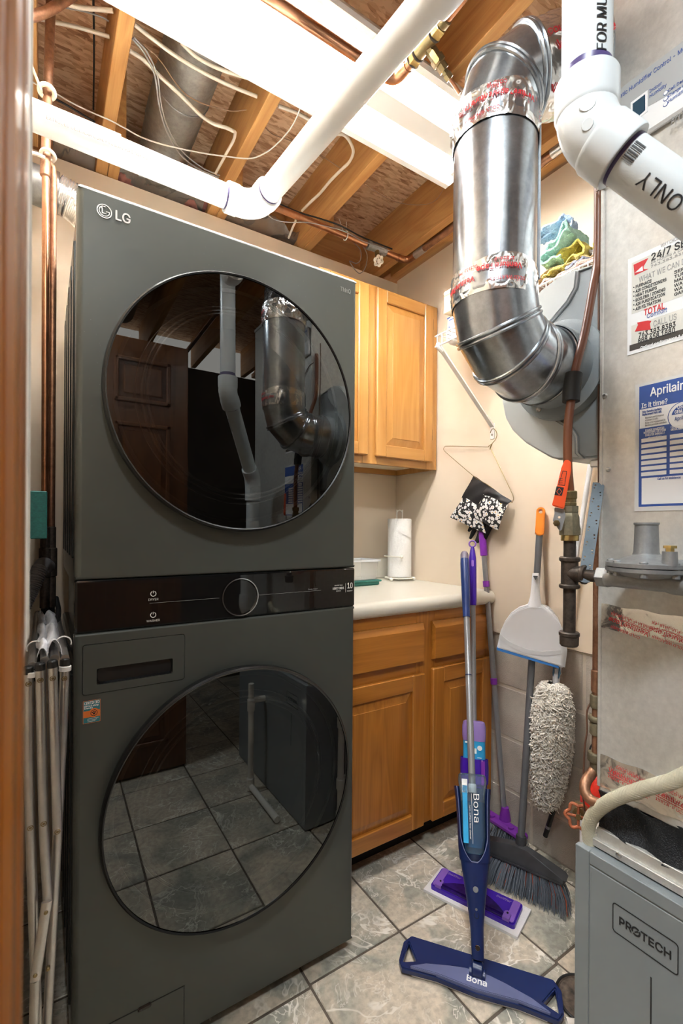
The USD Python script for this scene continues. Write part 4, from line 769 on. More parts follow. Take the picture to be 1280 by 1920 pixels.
# ------------------------------------------------------------------ pipework behind the furnace
wp = Thing('water_pipe', 'copper pipe with tarnished couplings hidden behind the plenum edge', 'pipe', base=(.93, .506, .6))
wc = V(.924, .504, 0); wz = lambda y: EYE - (y - HORIZON - 3) / F_PX * .928
wp.part('riser', cyl(wc + V(0, 0, wz(1445)), wc + V(0, 0, wz(905)), .0080), MT['copper_dull'])
for r, a, b, m in ((.0105, 1296, 1254, 'copper_dull'), (.0125, 1325, 1300, 'brass_old'), (.015, 1350, 1340, 'brass_old'), (.0125, 1375, 1352, 'brass_old'), (.016, 1425, 1408, 'brass_old'), (.0115, 1445, 1425, 'brass_old')): wp.part('fitting', lathe([(0, wz(a)), (r - .002, wz(a)), (r, wz(a) + .003), (r, wz(b) - .003), (r - .002, wz(b)), (0, wz(b))], wc, (0, 0, 1), 20), MT[m])
wp.part('bent_stub', tube([at(1117, 1440, d=.925), at(1107, 1452, d=.918), at(1097, 1468, d=.905), at(1097, 1486, d=.895), at(1108, 1500, d=.885), at(1126, 1508, d=.87), at(1142, 1512, d=.86)], .0097, 16, 6), MT['copper_dull'])
for k, (pts_, r, m) in enumerate((([(1115, 905), (1118, 990), (1113, 1060), (1119, 1125), (1114, 1190), (1120, 1215)], .0018, 'wire_brown'), ([(1117, 1295), (1108, 1315), (1100, 1335), (1100, 1370), (1096, 1400), (1094, 1440), (1092, 1485), (1096, 1520)], .0019, 'wire_brown'), ([(1115, 1390), (1106, 1403), (1106, 1425), (1112, 1440)], .0016, 'rubber'))):
    solo('cable', tube([at(a, b, d=.935) for a, b in pts_], r, 6, 6), MT[m], ['thin brown wire running down beside the regulator strap', 'thin brown wire hanging beside the fluffy duster head', 'short black wire loop beside the tarnished pipe couplings'][k], 'cable')
solo('cable', tube([at(1119, 358, d=.905), at(1130, 352, X=PX - .004), at(1150, 345, X=PX - .003), at(1180, 347, X=PX - .004), at(1200, 350, X=PX - .003)], .0018, 8, 8), MT['wire_brown'], 'thin dark wire crossing the plenum under the flue pipe', 'cable')
solo('cable', T3([tube([at(1118.5, 300, d=.93), at(1118, 420, d=.93), at(1121.5, 520, d=.925), at(1122, 700, d=.92), at(1122, 905, d=.92)], .0022, 6, 6)]), MT['wire_brown'], 'dark brown cable running down the back edge of the plenum', 'cable')
mat('hose_clear', (.62, .58, .44), .25, var=.12, scale=(40, 40, 40), subsurface_weight=.2, subsurface_radius=(.01, .01, .008))
bh = Thing('drain_hose', 'yellowed braided clear hose looping over the furnace cabinet', 'hose', base=(.88, .4, .6))
hp = [at(1107, 1590, X=.895), at(1103, 1565, X=.893), at(1104, 1545, X=.890), at(1117, 1522, X=.882), at(1150, 1499, X=.868), at(1200, 1481, X=.862), at(1255, 1466, X=.862), at(1330, 1440, X=.866), (.874, .24, .82), (.885, .18, .835), (.905, .15, .84)]
bh.part('hose', tube(hp, .0118, 20, 10), MT['hose_clear'], smooth=60)
sp_ = spline(hp, 10); br = []
tt_ = np.gradient(sp_, axis=0); tt_ /= np.linalg.norm(tt_, axis=1, keepdims=True); s_ = np.r_[0, np.cumsum(np.linalg.norm(np.diff(sp_, axis=0), axis=1))]
def braid(ph, sg_):
    a = np.linspace(.01, s_[-1] - .01, 170); c = np.stack([np.interp(a, s_, sp_[:, i]) for i in range(3)], 1); t = np.stack([np.interp(a, s_, tt_[:, i]) for i in range(3)], 1)
    x = np.cross(t, V(1, 0, 0)); x /= np.linalg.norm(x, axis=1, keepdims=True); y = np.cross(t, x); an = sg_ * a / .0118 * 1.0 + ph
    return tube(c + .0119 * (np.cos(an)[:, None] * x + np.sin(an)[:, None] * y), .00032, 3, 1, cap=False)
bh.part('braid', T3([braid(k * PI / 5, s) for k in range(10) for s in (1, -1)]), MT['hose_clear'], kind='stuff')
fe = Thing('fire_extinguisher', 'red fire extinguisher with white label behind the furnace corner', 'fire extinguisher', base=(1.122, .604, 0))
ec = V(1.122, .604, 0)
mat('ext_red', (.70, .03, .015), .3)
fe.part('cylinder', lathe([(0, .002), (.036, .002), (.041, .01), (.041, .545), (.036, .575), (.02, .6), (.012, .606), (0, .606)], ec, (0, 0, 1), 36), MT['ext_red'])
fe.part('label', lathe([(.0413, .30), (.0413, .535)], ec, (0, 0, 1), 36), MT['paper_white']); fe.part('head', lathe([(0, .606), (.013, .606), (.013, .64), (0, .65)], ec, (0, 0, 1), 16), MT['brass'])
for k in range(9):
    m = dense(bx(0, .006, -.012, .012 * (1 if k % 3 else .2), 0, .0004), .008); fe.part('label_print', wrap(m, ec + V(0, 0, .40 + .0145 * k), (0, 0, 1), unit(EYEP * [1, 1, 0] - ec), .0415, .25), MT['print_black'], smooth=False)
hw_ = Thing('gate_valve', 'rusty red scalloped handwheel of a water valve behind the furnace corner', 'valve', base=tuple(at(1084, 1531, d=.955)))
hq = at(1084, 1531, d=.955); hn = unit(V(-.8, -.45, .25)); hx_, hy_, _ = basis(hn)
metal('rusty_red', (.55, .16, .07), .5, 60, .5, .1, .3)
a = np.linspace(0, 2 * PI, 73)
wheel = T3([tube([hq + (.022 + .003 * math.cos(6 * t)) * (math.cos(t) * hx_ + math.sin(t) * hy_) for t in a], .0032, 8, 1, cap=False)] + [cyl(hq, hq + .021 * (math.cos(t) * hx_ + math.sin(t) * hy_), .0028, seg=8) for t in np.linspace(0, 2 * PI, 5)[:-1]])
hw_.part('handwheel', wheel, MT['rusty_red']); hw_.part('stem', cyl(hq + hn * .006, hq - hn * .06, .005), MT['brass']); hw_.part('bonnet', lathe([(0, .02), (.012, .02), (.015, .05), (.015, .07), (0, .07)], hq, -hn, 6), MT['brass'])
dp = Thing('condensate_pipe', 'white condensate drain pipe with elbows standing beside the furnace cabinet', 'pipe', base=(.80, .12, 0))
dp.part('riser', cyl((.80, .10, .035), (.80, .10, .50), .0135), MT['pvc_warm']); dp.part('run', cyl((.80, .10, .022), (.80, .40, .018), .0135), MT['pvc_warm'])
for z in (.03, .40): dp.part('fitting', cyl((.80, .10, z - .028), (.80, .10, z + .03), .0185, b=.003), MT['pvc_warm'])
for nm_, cx_, cy_, zt_ in (('riser', 1.015, .545, .55), ('riser', 1.058, .536, .55)):
    dp.part(nm_, cyl((cx_, cy_, .03), (cx_, cy_, zt_), .0135), MT['pvc_warm'])
    for z in (.035, .17, .42): dp.part('fitting', cyl((cx_, cy_, z - .022), (cx_, cy_, z + .022), .018, b=.003), MT['pvc_warm'])
    dp.part('run', cyl((cx_, cy_, .022), (1.30, cy_, .022), .0135), MT['pvc_warm'])
dp.part('branch', cyl((.80, .10, .42), (.868, .10, .42), .0135), MT['pvc_warm'])
# ------------------------------------------------------------------ tools in the corner
mat('bona_blue', (.009, .022, .10), .33, var=.1, scale=(20, 20, 20)); mat('bona_blue_light', (.13, .15, .29), .42, var=.12, scale=(14, 14, 14))
mat('grip_blue', (.016, .04, .17), .3); mat('grip_grey', (.16, .14, .2), .4)
mat('purple', (.055, .012, .36), .32); mat('purple_dark', (.028, .008, .15), .22, var=.5, scale=(40, 40, 40)); mat('purple_light', (.23, .11, .47), .35); mat('violet', (.22, .03, .38), .35)
mat('lilac', (.30, .20, .50), .3); mat('label_blue', (.03, .36, .68), .35)
mat('pole_grey', (.30, .30, .31), .35, metal=.4); mat('pole_dark', (.135, .14, .15), .38, metal=.2)
mat('broom_block', (.055, .057, .062), .42, var=.35, scale=(30, 30, 30)); mat('bristle_grey', (.16, .18, .21), .6); mat('bristle_orange', (.50, .10, .04), .6)
mat('orange', (.86, .26, .02), .4); mat('white_plastic', (.80, .81, .84), .38); mat('white_shade', (.70, .71, .73), .4); mat('lip_blue', (.04, .22, .62), .5); mat('duster_blue', (.10, .22, .33), .5)
mat('pad_cloth', (.72, .70, .70), .85, bump=.4, bscale=(300, 300, 300))
pane('bottle_clear', (.86, .94, .97), ior=1.45, base=(.55, .70, .80), cover=.08); pane('liquid_blue', (.30, .68, .88), ior=1.2, base=(.06, .30, .60), cover=.18)
def pole_frame(B, T):
    d = unit(T - B); m = (B + T) / 2; n = unit((EYEP - m) - np.dot(EYEP - m, d) * d); return d, np.cross(n, d) * -1 * -1, n
def loft(B, d, x, n, prof, seg=28, ang=None, power=2.0):
    """prof: (s, half width, half depth, front offset); ang(s): half opening measured from the back (pi = closed)"""
    rows = []
    for p in prof:
        s, wx, wy = p[:3]; off = p[3] if len(p) > 3 else 0; A = ang(s) if ang else PI
        a = np.linspace(-A, A, seg + 1); sx, cy = np.sin(a), -np.cos(a)
        sx = np.sign(sx) * np.abs(sx) ** (2 / power); cy = np.sign(cy) * np.abs(cy) ** (2 / power)
        rows.append(B + d * s + x * (wx * sx)[:, None] + n * (off + wy * cy)[:, None])
    v = np.vstack(rows); f = []; k = seg + 1
    for i in range(len(rows) - 1):
        for j in range(seg): f += [[i * k + j, i * k + j + 1, (i + 1) * k + j + 1], [i * k + j, (i + 1) * k + j + 1, (i + 1) * k + j]]
    if ang is None:
        for e, sgn in ((0, 1), (len(rows) - 1, -1)):
            c = len(v); v = np.vstack([v, rows[e].mean(0)]); f += [[c, e * k + j + 1, e * k + j][::sgn] for j in range(seg)]
    return trimesh.Trimesh(v, np.array(f, int).reshape(-1, 3)[:, ::-1], process=False)
# --- blue spray mop
MB, MTp = V(.968, .834, .055), V(1.362, 1.252, 1.075)
bm = Thing('spray_mop', 'navy blue spray mop with a clear refill bottle and wide flat head', 'mop', base=(.968, .834, 0))
d, _, n = pole_frame(MB, MTp); x = unit(np.cross(d, n)); x = x if x @ RT > 0 else -x; L = np.linalg.norm(MTp - MB)
ax = unit(V(.605, -.796, 0)); pv = unit(V(.796, .605, 0)); HC = V(.966, .834, 0)
hp2 = lambda u, v, z: HC + ax * u + pv * v + V(0, 0, z)
def on_head(poly, z0, t): return ext(poly, t, HC + V(0, 0, z0), ax, pv)
frame_ = sg.Polygon([(-.190, -.052), (-.10, -.045), (.0, -.052), (.10, -.045), (.190, -.052), (.203, -.03), (.203, .03), (.186, .056), (-.186, .056), (-.203, .03), (-.203, -.03)]).buffer(-.006).buffer(.006, quad_segs=4)
holes = sg.Polygon([(-.192, -.032), (-.188, .03), (-.158, -.018)]).union(sg.Polygon([(.192, -.032), (.188, .03), (.158, -.018)]))
bm.part('pad', on_head(frame_.buffer(-.006).difference(holes.buffer(.006)).intersection(sg.box(-.165, -.1, .165, .1)), .001, .010), MT['pad_cloth'])
hb = bm.part('head', T3([on_head(frame_.difference(holes), .010, .010), on_head(frame_.buffer(-.003).difference(holes.buffer(.003)), .020, .003)]), MT['bona_blue'], smooth=20)
cv = sg.Polygon([(-.175, -.047), (-.10, -.042), (0, -.049), (.10, -.042), (.180, -.047), (.13, -.022), (.07, -.006), (.03, .002), (-.03, .002), (-.07, -.006), (-.13, -.022)]).buffer(-.002).buffer(.002)
bm.part('front_cover', T3([on_head(cv, .020, .008), on_head(cv.buffer(-.002), .028, .0015)]), MT['bona_blue_light'], under=hb, smooth=20)
bm.part('lettering', text('Bona', .0165, hp2(-.027, -.034, .0297), ax, pv, .0004, .052, True), MT['print_white'], smooth=False, under=hb)
for u in (-.020, .020): bm.part('hinge_post', T3([cyl(hp2(u, -.004, .026), hp2(u * .4, -.004, .026), .016, seg=20)]), MT['bona_blue'], under=hb)
bm.part('hinge_drum', cyl(hp2(-.014, -.002, .038), hp2(.014, -.002, .038), .018, seg=28, b=.003), MT['bona_blue'], under=hb)
prof = [(.005, .015, .012), (.03, .0165, .014), (.07, .0175, .0155), (.12, .024, .019), (.18, .034, .024), (.22, .040, .027), (.25, .0425, .030), (.29, .0435, .032), (.325, .0450, .033), (.365, .0475, .034), (.39, .0505, .035), (.402, .0520, .035)]
W0, W1 = .215, .275
def open_(s): return PI * (1 - .34 * np.clip((s - W0) / (W1 - W0), 0, 1) ** .5) if s > W0 else PI * .9999
ps_ = np.array(prof); ss = np.unique(np.r_[np.linspace(.005, .402, 60), W0 + .002])
dprof = [(s, np.interp(s, ps_[:, 0], ps_[:, 1]), np.interp(s, ps_[:, 0], ps_[:, 2])) for s in ss]
body = T3([loft(MB, d, x, n, [q for q in dprof if q[0] <= W0 + .003], 40), shell(loft(MB, d, x, n, [q for q in dprof if q[0] > W0 + .0015], 40, open_), -.0022)]); body.merge_vertices()
bm.part('body', body, MT['bona_blue'], smooth=50)
edge = [loft(MB, d, x, n, [q], 40, open_).vertices[[0, -1]] for q in dprof if q[0] > W0 + .001]
bm.part('window_edge', tube([e[0] for e in edge][::-1] + [e[1] for e in edge], .0016, 6, 1), MT['bona_blue_light'])
for s, r, m in ((.155, .0075, 'pole_grey'), (.030, .0065, 'chrome')):
    q = MB + d * s + n * np.interp(s, ps_[:, 0], ps_[:, 2]); bm.part('button', lathe([(0, .0012), (r - .001, .0012), (r, 0), (r, -.004)], q, n, 24), MT[m])
q = MB + d * .098 + n * (.0165); bm.part('nozzle', lathe([(.007, .0012), (.006, .0012), (.002, -.008), (0, -.008)], q, n, 24), MT['black_plastic']); bm.part('screw', lathe([(0, .001), (.003, .001), (.0035, 0)], MB + d * .111 + n * .018, n, 12), MT['steel'])
ct_ = bm.part('refill_bottle', loft(MB, d, x, n, [(.235, .020, .014, .004), (.24, .026, .018, .004), (.28, .033, .024, .004), (.38, .036, .026, .004), (.42, .042, .026, .004), (.434, .040, .024, .004), (.438, .036, .02, .004)], 32, power=3), MT['bottle_clear'], 'clear refill bottle')
bm.part('liquid', loft(MB, d, x, n, [(.25, .022, .013, .002), (.28, .030, .020, .002), (.365, .034, .022, .002)], 28, power=3), MT['liquid_blue'], under=ct_)
of = lambda s, u: MB + d * s + x * u + n * .031
bm.part('bottle_label', placed(bx(0, .145, -.007, .007, 0, .0006), of(.405, -.022), -d, x), MT['label_blue'], under=ct_); bm.part('bottle_label', placed(bx(0, .036, -.008, .008, 0, .0006), of(.422, -.022), -d, x), MT['print_white'], under=ct_)
bm.part('lettering', text('Bona', .0165, of(.388, .0025), -d, x, .0005, .075), MT['print_white'], smooth=False, under=ct_); bm.part('fine_lettering', text('hard-surface floor cleaner', .004, of(.355, -.0105), -d, x, .0005, .085), MT['print_white'], smooth=False, under=ct_); bm.part('print_line', placed(bx(0, .125, -.0005, .0005, 0, .0005), of(.385, -.003), -d, x), MT['print_white'], under=ct_)
pp = lambda s: MB + d * s
bm.part('pole', cyl(pp(.395) - n * .006, pp(.945), .0105, seg=20), MT['pole_grey']); bm.part('pole_socket', lathe([(.0125, 0), (.0125, .02), (.0108, .024), (.0108, 0)], pp(.388) - n * .005, d, 20, close=True), MT['white_shade'])
bm.part('pole_joint', lathe([(.0107, 0), (.0109, .0005), (.0109, .0025), (.0107, .003)], pp(.735), d, 20), MT['bona_blue'])
bm.part('grip', tube([pp(.94), pp(1.05), pp(L - .03), pp(L)], [.0128, .0150, .0162, .0165, .0155], 20, 4), MT['grip_blue']); bm.part('grip_end', tube([pp(L), pp(L + .02), pp(L + .030)], [.0155, .015, .011], 20, 4), MT['grip_grey'])
# --- purple spray mop
SB, ST = V(1.166, 1.018, .05), V(1.432, 1.276, 1.125)
sm = Thing('purple_spray_mop', 'purple spray mop with a blue cleaner bottle and flat white pad', 'mop', base=(1.166, 1.018, 0))
d, _, n = pole_frame(SB, ST); x = unit(np.cross(d, n)); x = x if x @ RT > 0 else -x; L = np.linalg.norm(ST - SB); pp = lambda s: SB + d * s
ax2 = unit(V(.37, -.929, 0)); pv2 = V(-ax2[1], ax2[0], 0); SC = V(1.172, 1.022, 0)
oh = lambda poly, z0, t: ext(poly, t, SC + V(0, 0, z0), ax2, pv2)
sm.part('pad', oh(sg.Polygon([(-.152, -.063), (.148, -.068), (.156, .06), (-.146, .068)]), .001, .008), MT['pad_cloth'], 'white disposable pad')
hd2 = sm.part('head', T3([oh(rrect(.268, .098, .008), .009, .012), oh(rrect(.262, .092, .008), .021, .003)]), MT['purple'], smooth=20)
for u in (-.118, .118): sm.part('end_pad', oh(rrect(.022, .090, .006, u, 0), .022, .004), MT['purple_light'], under=hd2)
dome = sg.Polygon([(-.108, -.044)] + [(-.108 + .216 * t, -.044 + .058 * math.sin(PI * t) ** .7) for t in np.linspace(.02, .98, 24)] + [(.108, -.044)])
sm.part('dark_cover', T3([oh(dome, .023, .007), oh(dome.buffer(-.006), .030, .005)]), MT['purple_dark'], under=hd2, smooth=20)
for u in (-.108, .108): sm.part('gripper', oh(sg.Point(u, -.026).buffer(.010).union(sg.box(u - .010, -.048, u + .010, -.026)), .022, .010), MT['purple_light'], under=hd2); sm.part('rivet', cyl(SC + ax2 * u + pv2 * -.026 + V(0, 0, .032), SC + ax2 * u + pv2 * -.026 + V(0, 0, .0335), .003, seg=10), MT['dark_metal'], under=hd2)
for u in (-.108, .055): sm.part('lettering', text('Swiffer', .009, SC + ax2 * u + pv2 * .028 + V(0, 0, .0243), ax2, pv2, .0004, .046, True, shear=.25), MT['lilac'], smooth=False, under=hd2)
sm.part('joint', loft(SB, d, x, n, [(-.03, .016, .014), (.02, .02, .016), (.06, .022, .018), (.10, .018, .016)], 20), MT['purple_dark'])
sm.part('body', loft(SB, d, x, n, [(.08, .018, .018), (.16, .03, .024), (.25, .038, .030), (.30, .042, .034), (.33, .041, .034)], 28), MT['purple'])
sm.part('bottle_holder', shell(loft(SB, d, x, n, [(.30, .043, .034, .01), (.345, .045, .036, .01), (.375, .044, .035, .01)], 28, lambda s: PI * .999), -.002), MT['purple']); sm.part('holder_stripe', placed(bx(.30, .372, -.034, -.022, .036, .0385), SB + n * .008, d, np.cross(n, d)), MT['violet'])
bt = sm.part('cleaner_bottle', loft(SB, d, x, n, [(.30, .036, .028, .012), (.345, .037, .029, .012), (.435, .037, .029, .012)], 28, power=3.2), MT['label_blue'], 'blue labelled cleaner bottle')
sm.part('bottle_base', loft(SB, d, x, n, [(.430, .038, .030, .012), (.445, .040, .032, .012), (.475, .040, .032, .012), (.490, .036, .03, .012), (.494, .030, .026, .012)], 28, power=3.2), MT['lilac'], 'translucent lilac bottle end', under=bt)
q = SB + d * .41 + n * .0417; sm.part('label_seal', lathe([(0, .001), (.008, .001), (.008, 0)], q + x * .018, n, 20), MT['print_white'], under=bt)
for k, (s, u, w, h) in enumerate(((.425, -.030, .012, .005), (.40, .0, .008, .016), (.38, .010, .014, .002), (.372, .010, .018, .002), (.364, .010, .02, .002), (.356, .012, .016, .002))): sm.part('label_print', placed(bx(u, u + w, -h / 2, h / 2, 0, .0008), SB + d * s + n * .0413, x, d), MT['print_white'], under=bt)
sm.part('pole', cyl(pp(.32) - n * .012, pp(.92), .0095, seg=20), MT['pole_grey'])
sm.part('grip', loft(SB, d, x, n, [(.90, .0125, .0125), (.92, .0138, .0138), (L - .085, .0145, .0145), (L - .05, .0135, .0135), (L - .02, .0095, .010), (L - .005, .006, .007)], 20), MT['purple'])
sm.part('hang_loop', placed(torus((0, 0, 0), (0, 0, 1), .0125, .0032, 32, 8), pp(L + .008), x, d), MT['purple_light']); q = pp(L - .075) + n * .0138; sm.part('trigger', placed(ext(rrect(.009, .026, .0044), .002), q, x, d), MT['purple_light'])
# --- broom with grey pole and violet fittings
AB, AT = V(1.492, 1.160, .070), V(1.535, 1.318, 1.195)
va = Thing('violet_broom', 'grey poled broom with violet grip and collars leaning behind the gloves', 'broom', base=(1.47, 1.14, 0))
d = unit(AT - AB); pa = lambda s: AB + d * s; LA = np.linalg.norm(AT - AB)
va.part('pole', cyl(pa(.0), pa(LA - .06), .0105, seg=20), MT['pole_grey']); va.part('grip', lathe([(.0105, -.115), (.0145, -.113), (.0150, -.05), (.0140, .0), (.011, .012), (0, .014)], pa(LA), d, 20), MT['violet'])
for z in (.955, .575):
    s = (z - AB[2]) / d[2]; va.part('collar', lathe([(.0105, 0), (.0133, .001), (.0133, .024), (.0105, .025)], pa(s), d, 20), MT['violet'])
hA = V(1.480, 1.145, 0)
va.part('head', T3([bx(1.455, 1.50, 1.06, 1.24, .058, .083, .008), lathe([(0, .083), (.022, .083), (.018, .105), (.013, .13), (0, .13)], AB * [1, 1, 0], (0, 0, 1), 20)]), MT['violet'])
va.part('head_button', T3([lathe([(0, .0), (.011, .0), (.011, .006), (.004, .006), (0, .004)], (1.468, 1.115 + .045 * k, .082), (0, 0, 1), 20) for k in (0, 1.9)]), MT['violet'])
def bristles(c, axv, half, z0, z1, n_, spread, lean, seed, r=.0013, rows=4, thick=.02):
    g = np.random.default_rng(seed); out = []; px_ = V(-axv[1], axv[0], 0)
    for i in range(n_):
        u = g.uniform(-half, half); w = g.uniform(-thick, thick); z_e = z1 + g.uniform(0, .006)
        top = c + axv * u + px_ * w + V(0, 0, z0); end = c + axv * (u * spread + g.normal(0, .004)) + px_ * (w * 2.0 + g.normal(0, .003)) + lean + V(0, 0, z_e); mid = (top + end) / 2 + axv * u * .06
        out.append(tube([top, mid, end], [r, r, r * .6], 3, 1, cap=False))
    return T3(out)
va.part('bristles', bristles(V(1.478, 1.15, 0), V(0, 1, 0), .085, .06, .002, 220, 1.12, V(-.01, 0, 0), 3), MT['bristle_grey'], kind='stuff')
# --- broom with orange grip, clipped dustpan
BB, BT = V(1.352, .988, .135), V(1.540, 1.048, 1.283)
ob = Thing('orange_grip_broom', 'dark grey broom with an orange grip leaning on the right wall', 'broom', base=(1.352, .97, 0))
d = unit(BT - BB); pb = lambda s: BB + d * s; LB = np.linalg.norm(BT - BB)
ob.part('pole', cyl(pb(.0), pb(LB - .08), .0115, seg=20), MT['pole_dark'])
gpoly = rrect(.030, .105, .0148).difference(sa.scale(disc(.0065, 0, .036), 1, 1.15)); gn = unit((EYEP - BT) - np.dot(EYEP - BT, d) * d); gx = np.cross(d, gn)
ob.part('grip', T3([ext(gpoly, .024, pb(LB - .065) - gn * .012, gx, d), ext(gpoly.buffer(-.003), .028, pb(LB - .065) - gn * .014, gx, d)]), MT['orange'], 'orange grip with hanging hole')
for k in range(4): ob.part('grip_rib', ext(rrect(.0305, .002, .0008), .0285, pb(LB - .108 + .006 * k) - gn * .0143, gx, d), MT['orange'])
bxv = unit(V(.36, -.933, 0)); pxv = V(-bxv[1], bxv[0], 0); BC = V(1.338, .985, 0)
tp = lambda u, v, z: BC + bxv * u + pxv * v + V(0, 0, z)
vs = [(u, v, z) for u in (-.14, .14) for v in (-.023, .023) for z in (.088, .100)] + [(u, v, .125) for u in (-.10, .075) for v in (-.016, .016)] + [(u, v, .140) for u in (-.03, .03) for v in (-.013, .013)] + [(u, v, .095) for u in (-.148, .148) for v in (-.016, .016)]
ob.part('block', trimesh.convex.convex_hull(np.array([tp(*q) for q in vs])), MT['broom_block'], smooth=25)
ob.part('socket', lathe([(.018, -.012), (.0165, .028), (.0150, .030), (.0118, .030)], BB, d, 24), MT['broom_block']); ob.part('rim_strip', T3([ext(rrect(.286, .050, .012), .006, BC + V(0, 0, .083), bxv, pxv)]), MT['broom_block'])
lean = V(-.02, -.0, 0)
ob.part('bristles', bristles(BC, bxv, .130, .085, .002, 1500, 1.28, lean, 11, .0012, thick=.019), MT['bristle_grey'], kind='stuff'); ob.part('orange_bristles', bristles(BC - pxv * .014, bxv, .130, .085, .010, 46, 1.28, lean, 12, .0013, thick=.006), MT['bristle_orange'], 'orange bristles', kind='stuff')
# dustpan
dq = 1.600
def outl_px(pts, d_): return [at(a, b, d=d_) for a, b in pts]
dpts = outl_px([(997, 976), (1011, 977), (1013, 1000), (1013, 1060), (1017, 1134), (1034, 1146), (1046, 1164), (1053, 1186), (1057, 1215), (1054, 1247), (929, 1222), (936, 1190), (945, 1170), (957, 1153), (973, 1141), (990, 1135), (995, 1060), (997, 1000)], dq)
pol, o, xx, yy_, nn = facing(dpts, .01, .003); loc = lambda a, b: ((at(a, b, d=dq) - o) @ xx, (at(a, b, d=dq) - o) @ yy_)
du = Thing('dustpan', 'white dustpan with blue lip clipped upright on the orange gripped broom', 'dustpan', base=tuple(o))
pan = sg.Polygon([loc(*q) for q in ((1017, 1134), (1034, 1146), (1046, 1164), (1053, 1186), (1057, 1215), (1054, 1247), (929, 1222), (936, 1190), (945, 1170), (957, 1153), (973, 1141), (990, 1135))]).buffer(-.004).buffer(.004)
du.part('pan', T3([ext(pan, .030, o - nn * .030, xx, yy_), ext(pan.buffer(-.004), .004, o, xx, yy_), ext(pan.buffer(-.008), .003, o + nn * .003, xx, yy_)]), MT['white_plastic'], smooth=25)
rim = sg.Polygon([loc(*q) for q in ((1046, 1160), (1056, 1185), (1062, 1215), (1058, 1247), (1040, 1244), (1034, 1150), (1020, 1137), (1030, 1141))]); du.part('side_wall', ext(rim, .055, o - nn * .065, xx, yy_), MT['white_plastic'])
for k in range(14):
    t = k / 13; a_, b_ = 1024 + 30 * t ** .7, 1140 + 58 * t; q = at(a_ + 3, b_, d=dq); du.part('comb_tooth', bx(q[0] - .004, q[0] + .004, q[1] - .005, q[1] + .005, q[2] - .0016, q[2] + .0016), MT['white_plastic'])
swoosh = sg.Polygon([loc(*q) for q in ((936, 1193), (955, 1207), (985, 1217), (1015, 1219), (1050, 1214), (1050, 1221), (1020, 1227), (985, 1226), (955, 1216), (934, 1203))]); du.part('embossed_curve', ext(swoosh, .001, o + nn * .006, xx, yy_), MT['white_shade'], smooth=False)
du.part('lip', ext(sg.Polygon([loc(*q) for q in ((929, 1220), (1046, 1244), (1046, 1248), (929, 1225))]), .034, o - nn * .030, xx, yy_), MT['lip_blue'], 'blue rubber lip')
hpt = [at(1004, 1075, d=dq), at(1004, 1083, d=dq), at(1003.5, 1100, d=dq), at(1003, 1120, d=dq), at(1002, 1139, d=dq)]
du.part('handle', tube([p - nn * .006 for p in hpt], [.0105, .0125, .0135, .0165, .024], 24, 6, flat=.6, ref=xx), MT['white_plastic'], smooth=50); du.part('handle_hole', ext(sg.Polygon([loc(*q) for q in ((1000, 1080), (1007, 1080), (1003.5, 1086))]).buffer(.0012), .010, o + nn * .0005, xx, yy_), MT['pole_dark'])
# fluffy duster
fd = Thing('fluffy_duster', 'cream fluffy duster hanging upside down on its long white pole', 'duster', base=(1.47, .98, .09))
DXp = 1.515
u0, u1 = at(1107, 869, X=1.535), at(1046, 1262, X=DXp)
fd.part('pole', cyl(u0, u1, .0085, seg=16), MT['white_plastic'])
f0, f1 = V(1.466, .945, .672), V(1.470, .975, .232)
fd.part('grip', tube([u1, at(1043, 1262, X=1.50), at(1042, 1285, X=1.485)], [.011, .0125, .011], 16, 4), MT['white_plastic'])
for s in (-1, 1): fd.part('grip_inlay', tube([at(1043 + s * 5, 1247, X=1.494), at(1043 + s * 5.5, 1262, X=1.488), at(1042 + s * 4.5, 1272, X=1.486)], [.002, .004, .002], 10, 4), MT['duster_blue'])
te = at(1022, 1567, X=1.515); ts = at(1046, 1490, X=1.495)
fd.part('tip_pole', cyl(ts, te, .0085, seg=16), MT['black_plastic']); fd.part('tip_band', cyl(ts + (te - ts) * .74, ts + (te - ts) * .80, .0092, seg=16), MT['pole_grey'])
def fluff():
    g = np.random.default_rng(5); out = []; dd = unit(f1 - f0); xa, ya, _ = basis(dd); Lf = np.linalg.norm(f1 - f0)
    R = lambda t: .064 * (math.sin(PI * min(max(t, .0), 1) ** .85) ** .42) * (1 - .16 * t) + .004
    def skin(u, v):
        t = .004 + .992 * v; a = 2 * PI * u; r = np.array([R(k) for k in t]); rad = np.cos(a)[:, None] * xa + np.sin(a)[:, None] * ya
        p = f0 + dd * (t * Lf)[:, None] + rad * r[:, None]
        w = meshkit.fbm(p * 55, 3, 2); w2 = np.abs(meshkit.fbm(p * 120 + 5, 2, 4) - .5)
        return p + rad * ((w - .5) * .030 - np.clip(.08 - w2, 0, 1) * .09)[:, None] - dd * ((meshkit.fbm(p * 80, 2, 8) - .5) * .02)[:, None]
    out.append(grid(skin, 170, 200))
    for i in range(5200):
        t = g.uniform(0.01, .985); a = g.uniform(0, 2 * PI); rad = math.cos(a) * xa + math.sin(a) * ya; tang = np.cross(dd, rad); r = R(t); c = f0 + dd * t * Lf
        ln = g.uniform(.010, .019); w = g.uniform(.0011, .0021); dn = dd * g.uniform(.2, 1.0) + tang * g.normal(0, .8)
        p0 = c + rad * r * .92; p1 = p0 + rad * g.uniform(.006, .015) + dn * ln * .3; p2 = p1 + rad * g.uniform(-.003, .006) + dn * ln * .5 + tang * g.normal(0, .005)
        out.append(tube([p0, (p0 + p1) / 2, p1, (p1 + p2) / 2, p2], [w, w * 1.2, w * 1.2, w, w * .5], 4, 1, cap=False))
    return T3(out)
